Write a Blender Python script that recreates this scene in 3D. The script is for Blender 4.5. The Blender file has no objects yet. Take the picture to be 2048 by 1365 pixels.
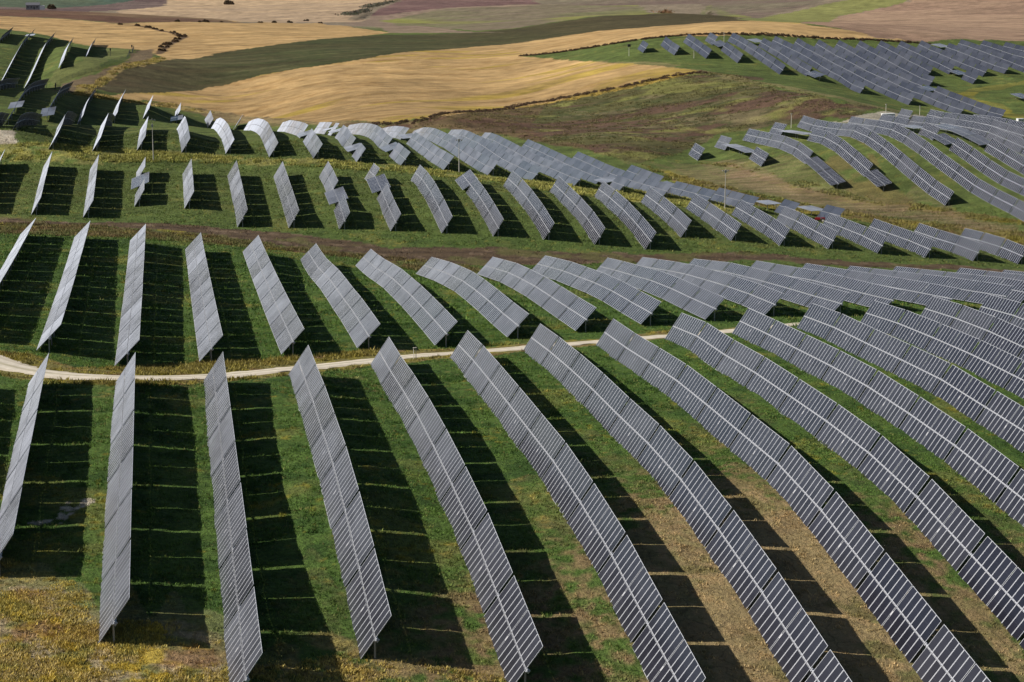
import bpy, math, random
import numpy as np
ROWS=[
('A',-2,[-29.18,-30.37],[200.0,216.7,233.5,250.2,267.0],[25.98,26.14,26.3,26.42,26.53],{}),
('A',-1,[-18.22,-19.41],[190.0,206.2,222.4,238.6,254.8,271.0],[23.5,24.09,24.59,25.01,25.37,25.69],{}),
('A',0,[-6.9,-7.89],[172.0,188.3,204.6,221.0,237.3,253.7,270.0],[22.29,23.1,23.78,24.34,24.81,25.22,25.57],{}),
('A',1,[4.27,3.92],[160.0,176.3,192.6,208.8,225.1,241.4,257.7,274.0],[20.75,21.61,22.32,22.9,23.4,23.82,24.18,24.49],{}),
('A',2,[16.2,16.2],[170.2,186.0,201.9,217.9,233.8,249.8,265.7,281.7],[19.99,21.84,23.27,24.21,24.26,24.36,23.91,23.55],{}),
('A',3,[29.1,29.1],[165.3,181.3,197.3,213.4,229.5,245.6,261.7,277.8,293.9],[18.07,19.9,21.64,22.45,22.96,23.13,22.84,22.28,22.07],{}),
('A',4,[42.0,42.0],[157.8,173.5,189.2,205.1,220.9,236.7,252.6,268.4,284.3,300.1],[17.07,19.03,20.99,22.13,22.76,22.67,22.58,22.4,22.14,21.48],{}),
('A',5,[54.9,54.9],[147.7,163.7,179.6,195.6,211.6,227.7,243.8,259.8,275.9,292.0,308.1],[14.84,17.14,19.45,21.2,22.4,22.73,22.49,22.43,22.08,21.53,20.7],{}),
('A',6,[67.8,67.8],[137.4,153.2,169.1,184.9,200.7,216.7,232.7,248.7,264.6,280.6,296.6,312.5],[12.46,14.69,16.92,19.15,21.27,22.43,22.43,22.41,22.29,21.6,20.84,20.37],{}),
('A',7,[80.7,80.7],[158.0,173.9,189.9,205.8,221.8,237.9,254.0,270.0,286.1,302.1,318.1],[14.79,16.78,18.78,20.78,21.9,22.14,22.05,21.89,21.35,21.17,19.96],{}),
('A',8,[93.6,93.6],[178.9,194.9,210.8,226.8,242.8,258.8,274.8,290.8,306.8,322.8],[18.07,19.07,20.08,21.08,21.55,21.78,21.48,20.91,20.31,19.59],{}),
('A',9,[106.5,106.5],[216.3,232.2,248.1,264.0,279.9,295.9,311.8,327.6],[19.77,20.25,20.72,21.2,20.89,20.47,20.13,19.22],{}),
('A',10,[119.4,119.4],[236.8,252.7,268.6,284.5,300.4,316.3,332.2],[20.37,20.4,20.42,20.45,20.09,19.58,18.57],{}),
('A',11,[132.3,132.3],[265.1,279.5,294.0,308.4,322.9,337.3],[19.23,19.25,19.27,19.29,18.91,18.13],{}),
('A',12,[145.2,145.2],[282.7,297.7,312.6,327.5,342.4],[18.62,18.46,18.31,18.15,17.25],{}),
('A',13,[158.1,158.1],[330.4,338.6,346.7],[15.01,15.86,16.71],{}),
('B',-2,[-31.9,-34.24],[306.0,322.1,338.2,354.3,370.4,386.5,402.6,418.7,434.8,450.9,467.0],[25.35,24.71,24.08,23.44,22.8,22.2,21.68,21.2,20.74,20.32,19.9],{}),
('B',-1,[-19.83,-21.97],[300.0,316.4,332.8,349.2,365.6,382.0,398.4,414.8,431.2,447.6,464.0],[24.47,23.81,23.15,22.57,21.99,21.49,21.0,20.54,20.12,19.72,19.33],{}),
('B',0,[-8.2,-9.41],[293.0,309.8,326.6,343.4,360.2,377.0,393.8,410.6,427.4,444.2,461.0],[23.1,22.49,21.95,21.41,20.94,20.49,20.1,19.71,19.35,19.02,18.69],{}),
('B',1,[4.15,2.97],[298.0,314.1,330.2,346.3,362.4,378.5,394.6,410.7,426.8,442.9,459.0],[22.41,21.65,20.93,20.28,19.66,19.06,18.53,18.01,17.55,17.11,16.66],{}),
('B',2,[16.72,16.01],[303.0,320.2,337.4,354.6,371.9,389.1,406.3,423.5,440.8,458.0],[22.13,21.27,20.43,19.63,18.9,18.23,17.58,17.0,16.44,15.91],{}),
('B',3,[29.1,29.1],[309.7,326.1,342.5,358.8,375.2,391.6,407.9,424.3,440.6,457.0],[21.36,20.79,20.16,19.25,18.49,17.62,16.35,15.07,14.36,13.88],{}),
('B',4,[42.0,42.0],[313.5,329.7,345.9,362.1,378.3,394.5,410.7,426.8,443.0,459.2],[20.66,20.14,19.53,18.84,17.91,16.98,15.62,14.16,12.93,11.9],{}),
('B',5,[54.9,54.9],[319.9,336.0,352.2,368.3,384.4,400.5,416.6,432.6,448.7],[20.42,19.74,19.23,18.57,17.7,16.3,14.77,13.0,11.21],{}),
('B',6,[67.8,67.8],[326.7,342.9,359.2,375.4,391.6,407.9,424.0,440.2],[19.89,19.15,18.45,17.73,16.7,15.5,13.83,12.16],{}),
('B',7,[80.7,80.7],[333.1,349.2,365.2,381.2,397.2,413.2,429.2,445.1],[19.46,18.79,18.2,17.22,15.93,14.67,13.08,11.44],{}),
('B',8,[93.6,93.6],[338.0,354.5,371.0,387.5,404.0,420.4,436.9],[19.04,18.17,17.41,16.36,14.84,13.4,11.77],{}),
('B',9,[106.5,106.5],[344.4,360.5,376.6,392.7,408.8,424.8,440.9,456.9],[18.34,17.6,16.55,15.3,13.97,12.33,10.51,8.68],{}),
('B',10,[119.4,119.4],[345.1,361.3,377.5,393.7,410.0,426.2,442.3,458.5],[18.01,16.78,15.62,14.39,13.04,11.63,9.69,7.75],{}),
('B',11,[132.3,132.3],[353.3,369.3,385.4,401.5,417.5,433.6,449.6],[16.92,15.56,14.36,13.12,11.51,9.89,8.28],{}),
('B',12,[145.2,145.2],[356.3,372.2,388.0,403.9,419.7,435.6,451.5],[16.33,14.88,13.4,11.82,10.23,8.65,7.07],{}),
('B',13,[158.1,158.1],[360.9,377.0,393.0,409.0,425.0,441.0,457.1],[15.69,14.08,12.47,10.67,8.87,7.07,5.26],{}),
('B',14,[171.0,171.0],[378.4,394.8,411.2,427.6,443.9,460.3],[13.06,11.69,9.84,7.99,6.15,4.3],{}),
('B',15,[183.9,183.9],[400.7,417.6,434.5,451.4],[10.45,8.63,6.8,4.98],{}),
('B',16,[196.8,196.8],[428.9,442.0,455.1],[6.38,4.97,3.56],{}),
('C',-3,[-50.7,-51.18],[528.0,543.0,558.0,573.0,588.0,603.0],[17.52,18.65,19.77,20.9,22.03,23.16],{}),
('C',-2,[-36.45,-37.52],[526.0,540.8,555.6,570.4,585.2,600.0],[17.34,18.51,19.67,20.61,21.55,22.49],{}),
('C',-1,[-23.17,-24.07],[523.0,538.0,553.0,568.0,583.0,598.0],[16.65,17.64,18.62,19.61,20.6,21.58],{}),
('C',0,[-10.38,-10.6],[540.0,558.7,577.3,596.0],[17.14,18.47,19.68,20.82],{1:22}),
('C',1,[2.78,2.75],[533.0,548.0,563.0,578.0,593.0],[17.3,18.05,18.8,19.55,20.3],{}),
('C',2,[16.08,15.77],[514.0,529.2,544.4,559.6,574.8,590.0],[14.49,15.72,16.96,17.97,18.96,19.94],{}),
('C',3,[29.11,29.12],[511.0,526.4,541.8,557.2,572.6,588.0],[14.39,15.6,16.72,17.71,18.7,19.62],{}),
('C',4,[42.0,42.0],[509.2,527.1,545.2,563.3,581.5],[13.89,16.81,18.09,19.47,20.07],{1:18}),
('C',5,[54.9,54.9],[506.1,523.9,541.6,559.3,577.2],[13.63,15.5,17.98,19.94,19.7],{2:18}),
('C',6,[67.8,67.8],[503.3,520.5,537.7,555.1,572.5],[13.06,15.78,18.06,19.25,19.52],{}),
('C',7,[80.7,80.7],[500.6,516.9,533.2,549.6,566.0],[12.35,14.78,16.8,18.14,19.32],{3:35}),
('C',8,[93.6,93.6],[498.8,515.0,531.4,547.8,564.3],[11.34,14.13,16.18,17.59,18.2],{}),
('C',9,[106.5,106.5],[496.8,512.6,528.5,544.4,560.4],[10.02,12.69,14.37,15.63,16.79],{}),
('C',10,[119.4,119.4],[494.5,510.7,527.1,543.5,559.9],[8.94,11.24,13.16,14.36,15.16],{}),
('C',11,[132.3,132.3],[508.1,524.0,540.0,556.0],[9.95,11.59,12.82,13.7],{}),
('C',12,[145.2,145.2],[505.4,521.6,537.9,554.2],[9.1,10.13,11.04,11.7],{}),
('C',13,[158.1,158.1],[503.9,519.8,535.7,551.6],[7.67,8.85,9.48,10.09],{}),
('C',14,[171.0,171.0],[502.4,518.6,534.9,551.1],[6.78,7.3,7.91,7.93],{}),
('C',15,[183.9,183.9],[500.3,516.5,532.8,549.0],[5.43,6.01,6.02,5.88],{}),
('C',16,[196.8,196.8],[498.9,514.9,530.9,546.9],[4.31,4.54,4.41,4.28],{}),
('C',17,[209.7,209.7],[497.5,513.2,529.0,544.8],[3.34,3.39,3.05,2.96],{}),
('C',18,[222.6,222.6],[498.1,512.7,527.4,542.0],[1.99,2.42,2.17,1.51],{}),
('D',3,[29.1,29.1],[610.9,627.4,643.9,660.4,676.9,693.4,709.9,726.4,742.9,759.4,775.9,792.3,808.8,825.2,841.7,858.1],[23.02,23.33,23.64,23.95,23.96,23.15,22.33,21.26,20.14,18.99,17.56,16.12,14.66,13.08,11.51,9.93],{}),
('D',4,[42.0,42.0],[603.1,619.4,635.6,651.9,668.2,684.4,700.6,716.9,733.1,749.3,765.5,781.7,797.9,814.1,830.3],[23.08,23.54,23.73,23.95,23.61,23.05,22.02,21.0,19.92,18.79,17.66,16.36,14.81,13.27,11.72],{3:15}),
('D',5,[54.9,54.9],[602.1,618.4,634.7,651.0,667.3,683.6,699.8,716.1,732.3,748.6,764.8,781.1,797.3],[21.69,22.06,22.0,21.94,22.68,22.32,21.59,20.48,19.32,18.12,16.88,15.56,14.23],{1:15,5:14,7:14}),
('D',6,[67.8,67.8],[596.5,613.1,629.6,646.1,662.7,679.2,695.7,712.3,728.8,745.3,761.8,778.2,794.7,811.2],[20.96,20.95,20.93,20.91,20.76,21.24,21.0,20.17,19.16,17.94,16.58,15.02,13.47,11.91],{2:20}),
('D',7,[80.7,80.7],[594.2,610.8,627.4,644.1,660.7,677.3,693.9,710.5,727.1,743.7,760.3,776.8,793.4,809.9],[19.77,19.5,19.12,19.07,19.04,19.01,18.76,18.73,17.9,16.76,15.51,13.95,12.19,10.42],{6:6}),
('D',8,[93.6,93.6],[590.0,606.6,623.3,640.0,656.7,673.4,690.0,706.7,723.4,740.1,756.7,773.3,789.9,806.5],[18.47,17.8,17.64,17.45,17.44,17.47,17.5,17.01,16.67,16.14,15.1,13.82,11.82,9.81],{}),
('D',9,[106.5,106.5],[587.8,604.6,621.5,638.3,655.1,671.9,688.8,705.6,722.4,739.3,756.1,772.8,789.6],[16.62,15.8,15.59,15.21,15.02,15.2,15.44,15.54,15.15,14.9,14.23,12.84,11.37],{}),
('D',10,[119.4,119.4],[586.7,603.2,619.8,636.4,652.9,669.5,686.1,702.7,719.2,735.8,752.4,769.0,785.5],[14.89,14.25,13.88,13.52,12.88,12.59,12.48,12.43,12.46,12.3,12.24,11.69,10.44],{}),
('D',11,[132.3,132.3],[583.6,599.6,615.6,631.6,647.6,663.6,679.6,695.7,711.7,727.7,743.7,759.7],[13.18,12.75,12.16,11.54,11.19,10.95,10.67,10.6,10.42,10.34,10.05,9.87],{1:12}),
('D',12,[145.2,145.2],[581.0,597.1,613.2,629.3,645.4,661.5,677.6,693.7,709.8,725.9],[11.56,10.89,10.22,9.59,9.06,8.61,8.37,8.34,8.19,8.06],{}),
('D',13,[158.1,158.1],[578.9,595.3,611.6,627.9,644.3,660.6,677.0,693.3],[9.68,8.9,8.12,7.34,7.09,6.78,6.47,6.15],{3:12}),
('D',14,[171.0,171.0],[576.8,592.1,607.4,622.6],[7.61,6.93,6.24,5.56],{}),
('D',15,[183.9,183.9],[574.9,595.1,615.4],[5.62,5.02,4.2],{1:2,2:2}),
('D',16,[196.8,196.8],[572.6,591.1,609.6],[4.12,3.34,2.69],{1:2}),
('D',2,[16.2,16.2],[622.5,639.2,655.9,672.6,689.3,705.9,722.6,739.3,756.0,772.6,789.3,805.9,822.6,839.2,855.8,872.5,889.1],[23.15,23.03,22.9,22.65,22.37,21.62,20.78,19.94,19.0,17.92,16.84,15.77,14.48,13.06,11.65,10.23,8.82],{}),
('D',1,[2.68,1.45],[619.0,635.7,652.5,669.2,686.0],[23.98,25.72,26.33,26.57,25.74],{}),
('D',0,[-10.81,-10.28],[620.0,636.0,652.0,668.0],[24.71,25.92,26.82,27.31],{}),
('D',-1,[-24.0,-24.0],[616.0,631.6,647.2,662.9,678.5,694.1,709.7,725.3,740.8,756.3,771.9],[25.12,25.35,25.58,25.88,26.2,26.51,25.36,24.09,22.76,21.02,19.28],{}),
('D',-2,[-36.67,-36.67],[612.0,628.5,644.9,661.4,677.8,694.2,710.6,727.0,743.4],[26.34,26.78,27.26,28.69,28.5,27.18,25.8,24.02,22.25],{}),
('D',-3,[-49.13,-49.13],[640.0,657.4,674.8,692.1,709.5,726.8,744.1],[30.05,29.45,28.49,27.24,25.77,24.15,22.54],{}),
('D',-4,[-58.36,-58.36],[650.0,666.1,682.2,698.3,714.4],[29.54,28.86,28.14,26.65,25.16],{}),
('E',-5,[-72.15,-72.15],[815.0,830.8,846.5,862.3,878.0,893.8,909.5,925.3,941.0,956.8],[29.92,29.43,28.95,28.47,27.99,27.23,26.39,25.54,24.69,23.85],{}),
('E',-4,[-59.32,-59.32],[735.0,751.2,767.4,783.6,799.8,816.0,832.2,848.4,864.6,880.8,897.0,913.2,929.4,945.6,961.8],[24.15,24.89,25.65,26.94,27.63,28.13,28.02,27.91,27.53,26.84,26.15,25.43,24.65,23.87,23.09],{2:8}),
('E',-3,[-47.26,-47.26],[760.0,776.6,793.4,810.1,826.8,843.6,860.3,877.0,893.8,910.5,927.2,944.0],[23.12,25.06,25.43,25.8,26.2,26.5,25.99,25.48,24.82,24.13,23.44,22.76],{0:8}),
('E',-2,[-36.39,-36.39],[782.0,797.9,813.7,829.6,845.5,861.4,877.4,893.3,909.2,925.1,941.0],[19.41,20.46,21.35,21.7,22.04,21.98,21.91,21.7,21.39,21.08,20.77],{}),
('E',-1,[-24.19,-24.19],[808.0,824.5,841.0,857.6,874.1,890.7,907.3,923.8,940.4,956.9],[18.41,19.42,19.76,19.7,19.53,19.37,19.02,18.68,18.34,18.0],{}),
('E',0,[-12.13,-10.85],[832.0,850.7,869.3,888.0],[18.05,18.68,19.27,19.84],{}),
('E',1,[0.17,1.03],[858.0,874.7,891.3,908.0],[13.21,13.86,14.51,15.11],{0:10}),
('E',2,[14.88,14.22],[893.0,910.0,927.0],[8.75,9.4,10.05],{}),
('E',3,[25.85,27.96],[876.0,893.0],[9.52,10.78],{}),
('F',0,[-95.93,-95.93],[1160.0,1176.9,1193.7,1210.6,1227.5,1244.4],[36.23,36.72,37.21,37.64,38.0,38.36],{}),
('F',1,[-83.19,-83.19],[1000.0,1016.1,1032.2,1048.3,1064.3,1080.4,1096.5,1112.6,1128.7,1144.8,1160.9,1177.1,1193.2,1209.4,1225.5,1241.7],[21.75,23.14,24.53,25.96,27.44,28.92,30.32,31.57,32.83,34.08,34.79,35.32,35.83,36.28,36.73,37.19],{13:5}),
('F',2,[-71.27,-71.27],[1000.0,1016.3,1032.7,1049.0,1065.4,1081.7,1098.1,1114.4,1130.8,1147.1,1163.5,1179.9,1196.3,1212.7,1229.1,1245.5],[20.3,21.63,22.95,24.33,25.74,27.16,28.56,29.94,31.32,32.7,33.22,33.7,34.14,34.52,34.9,35.28],{}),
('F',3,[-56.02,-56.02],[1030.0,1047.1,1064.3,1081.5,1098.8,1116.0,1133.3,1150.6],[28.55,30.58,32.34,33.55,34.72,35.01,35.3,35.59],{}),
('F',4,[-46.31,-46.31],[1085.0,1101.8,1118.6,1135.4,1152.2,1169.0,1185.8,1202.6,1219.4],[29.1,30.04,30.91,31.52,32.1,32.22,32.35,32.48,32.61],{}),
('G',16,[196.8,196.8],[735.2,750.3],[7.1,8.1],{}),
('G',17,[209.7,209.7],[694.4,710.7,726.9,743.2,759.5],[8.77,10.09,10.38,10.21,10.0],{1:2,2:2}),
('G',18,[222.6,222.6],[650.6,666.7,682.9,699.2,715.6,732.1,748.5,764.9],[4.8,7.84,10.51,12.5,13.12,12.79,12.39,12.01],{0:15,1:15}),
('G',19,[235.5,235.5],[640.3,656.6,673.0,689.4,705.9,722.5,739.1,755.7,772.3],[5.18,8.4,11.41,14.28,15.67,15.43,14.79,14.13,13.79],{0:15,5:3,6:3}),
('G',20,[248.4,248.4],[614.6,630.7,646.6,662.6,678.5,694.6,710.8,727.1,743.3,759.5,775.8],[3.35,5.44,8.35,11.49,14.42,16.64,17.62,16.74,16.06,15.73,16.06],{}),
('G',21,[261.3,261.3],[577.3,593.4,609.6,625.7,641.7,657.7,673.7,689.7,705.9,722.1,738.3,754.6],[1.55,3.19,4.52,6.28,8.99,11.6,14.52,16.88,18.24,18.07,17.48,17.06],{}),
('G',22,[274.2,274.2],[600.9,616.4,631.9,647.3,662.6,677.9,693.4,708.9,724.4,740.0,755.5],[5.41,6.67,7.96,10.29,12.99,15.35,17.28,18.34,18.08,18.05,17.8],{5:12,7:4}),
('G',23,[287.1,287.1],[629.9,645.6,661.4,677.2,693.0,708.9,724.8,740.7,756.6],[7.9,10.47,12.74,14.97,16.79,17.96,18.17,17.57,16.95],{3:8,4:8,5:8}),
('G',23,[287.1,287.1],[755.2,768.6],[18.84,18.82],{}),
('G',24,[300.0,300.0],[659.1,675.2,691.3,707.4,723.6,739.7,755.9],[12.32,13.88,15.28,16.57,16.74,16.48,16.24],{}),
('G',25,[312.9,312.9],[688.1,704.5,721.0,737.4,753.9,770.4,786.8,803.3],[14.49,15.28,15.88,16.64,16.63,16.25,15.64,15.77],{}),
('G',26,[325.8,325.8],[716.8,734.6,752.4,770.2,787.9],[15.37,15.31,15.4,15.2,14.61],{}),
('H',19,[235.5,235.5],[991.5,1004.9],[35.92,37.4],{}),
('H',20,[248.4,248.4],[978.2,993.3,1008.2],[35.27,36.87,39.06],{}),
('H',21,[261.3,261.3],[965.2,980.7,996.2,1011.7],[34.03,36.27,38.39,40.37],{}),
('H',22,[274.2,274.2],[953.8,969.5,985.3,1001.1,1016.9],[32.26,34.83,37.18,39.01,40.79],{2:12}),
('H',23,[287.1,287.1],[925.5,941.1,956.7,972.3,988.0,1003.6,1019.3],[28.13,30.48,32.69,34.97,37.03,38.96,40.44],{}),
('H',24,[300.0,300.0],[907.4,924.1,940.6,957.2,973.7,990.3,1006.9,1023.6],[26.1,27.31,29.36,31.82,34.18,36.17,38.09,39.16],{0:15,6:5}),
('H',25,[312.9,312.9],[883.7,899.8,915.8,931.9,947.9,963.9,980.0,996.1,1012.1,1028.2],[21.59,22.73,25.29,27.07,29.2,31.5,33.43,35.0,36.64,38.22],{}),
('H',26,[325.8,325.8],[855.5,871.4,887.3,903.2,919.0,934.9,950.7,966.6,982.4,998.2,1014.1,1029.8],[18.08,19.24,20.67,22.15,23.87,25.78,27.55,29.26,31.26,33.14,34.78,37.18],{}),
('H',27,[338.7,338.7],[827.4,843.3,859.2,875.1,891.0,906.9,922.8,938.6,954.5,970.3,986.2,1002.1,1017.8,1033.6],[15.51,16.38,17.51,19.06,19.88,21.33,23.05,24.42,25.97,28.02,29.77,31.44,33.76,36.02],{}),
('H',28,[351.6,351.6],[814.2,830.3,846.4,862.4,878.4,894.4,910.5,926.5,942.5,958.5,974.5,990.5,1006.4,1022.3,1038.3],[14.16,14.6,15.77,16.98,18.16,19.68,20.84,22.08,23.74,25.16,26.92,29.0,31.23,33.4,35.42],{5:5}),
('H',29,[364.5,364.5],[930.5,946.5,962.4,978.3,994.1,1010.0,1025.8,1041.7],[21.52,22.49,24.53,26.46,28.68,30.72,32.7,35.01],{}),
('H',30,[377.4,377.4],[966.4,982.0,997.7,1013.4,1029.0,1044.7],[24.21,26.39,28.27,30.75,32.78,34.8],{}),
('H',31,[390.3,390.3],[938.5,954.3,970.0,985.7,1001.4,1017.1,1032.8,1048.5],[21.85,23.52,24.84,26.89,28.72,30.77,32.49,34.39],{1:4}),
('H',32,[403.2,403.2],[957.5,973.2,988.9,1004.6,1020.2,1035.9,1051.5],[24.3,25.73,27.27,28.88,30.67,32.24,34.54],{}),
('H',33,[416.1,416.1],[960.9,977.5,994.1,1010.6,1027.2,1043.8,1060.4],[25.46,26.67,28.21,29.98,31.68,33.18,34.28],{5:4}),
('H',34,[429.0,429.0],[953.3,968.3,983.4,998.5,1013.5,1028.6,1043.7,1058.8],[24.05,25.76,27.4,28.98,30.39,31.91,33.37,34.47],{}),
('H',35,[441.9,441.9],[971.5,986.0,1000.5,1015.0,1029.5,1043.9,1058.4],[26.76,28.13,29.48,30.24,31.59,32.85,33.99],{}),
('H',36,[454.8,454.8],[1001.0,1015.2,1029.3,1043.4,1057.6],[29.61,30.56,31.35,32.07,32.92],{}),
('H',31,[390.3,390.3],[876.3,891.2],[16.86,18.2],{0:3})]
EXTRA=[(113.6,832.3,14.98),(93.9,844.8,14.28),(72.8,846.9,13.33),(156.9,835.4,11.01),(148.8,918.0,14.93),(199.1,877.7,18.25),(226.5,850.3,19.79),(167.4,782.3,11.12),(179.9,748.7,8.02),(265.7,796.9,22.97),(260.6,851.0,24.84),(244.3,918.0,28.37),(227.3,948.1,30.03),(164.8,1016.7,21.99),(112.8,1013.7,22.65),(63.1,1028.1,22.31),(54.8,898.3,10.69),(43.1,934.0,9.74),(58.0,948.2,15.08),(24.2,999.7,13.94),(81.5,946.5,19.63),(179.2,1105.6,27.99),(122.9,1103.2,29.9),(217.2,1017.1,31.75),(308.5,1055.9,42.71),(371.0,1072.6,38.49),(258.5,1079.5,40.84),(330.9,1132.7,43.73),(433.2,1081.5,36.11),(12.5,1029.9,17.14),(-4.9,985.0,16.92),(41.5,1044.2,21.11),(75.5,1057.3,25.53),(199.1,1183.4,30.78),(258.9,1212.7,37.1),(349.2,1252.2,41.57),(-0.9,1120.0,26.54),(47.2,1179.1,29.97),(90.0,1256.8,31.64),(136.6,1312.9,31.79),(181.5,1327.7,31.65),(223.9,1331.3,34.58),(296.4,1388.7,41.31),(357.4,1415.6,42.09),(372.1,1297.7,40.79),(-82.1,1397.6,38.44),(-15.1,1349.9,34.64),(-45.1,1279.2,32.57),(7.3,1300.0,32.42),(50.3,1349.1,34.3),(100.2,1396.4,32.42),(48.1,1479.2,34.97),(129.7,1343.8,31.39),(-118.8,1445.1,40.64),(-27.5,1169.7,29.48),(-43.9,959.0,22.5),(-30.5,1069.6,28.67),(-20.8,1109.8,30.68),(-127.5,1554.8,43.2),(-53.3,1529.1,40.95),(1.6,1520.0,37.64),(-134.2,2296.1,28.72),(-168.6,2895.1,28.46),(-202.8,3494.1,34.42),(26.3,1999.8,27.06),(86.4,2298.4,27.28),(144.5,1944.6,27.99),(97.9,2598.2,29.85),(117.0,3097.8,35.19),(311.7,2278.8,29.67),(233.0,2087.0,28.97),(413.3,2364.1,28.63),(172.6,1741.5,26.82),(240.3,1935.1,25.44),(251.2,1681.3,26.15),(183.0,1639.8,25.78),(304.0,1875.5,24.46),(459.1,2151.6,29.19),(558.6,2334.1,30.5),(496.1,1730.3,32.09),(607.1,1905.6,31.81),(697.9,2191.6,35.71),(455.6,1429.1,34.77),(522.6,1512.2,35.8),(575.8,1439.1,35.72),(663.0,1780.6,43.7),(531.1,1241.1,35.21),(668.2,1563.2,39.79),(763.9,1848.4,46.83),(480.1,2961.3,36.27),(812.1,2784.0,41.53),(1059.8,2483.3,51.33),(610.3,4458.4,58.19),(-163.4,4797.2,57.19),(1466.8,4254.2,58.48),(-30.4,63.0,15.3),(-45.7,94.5,16.8),(-20.7,66.9,14.7),(-31.0,100.3,16.2),(-10.5,69.2,14.1),(-15.7,103.8,15.6),(0.0,70.0,12.0),(0.0,105.0,13.5),(10.5,69.2,11.4),(15.7,103.8,12.9),(20.7,66.9,10.8),(31.0,100.3,12.3),(30.4,63.0,10.2),(45.7,94.5,11.7),(39.5,57.8,9.6),(59.3,86.7,11.1),(45.1,53.5,9.2),(67.6,80.3,10.7)]
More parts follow.
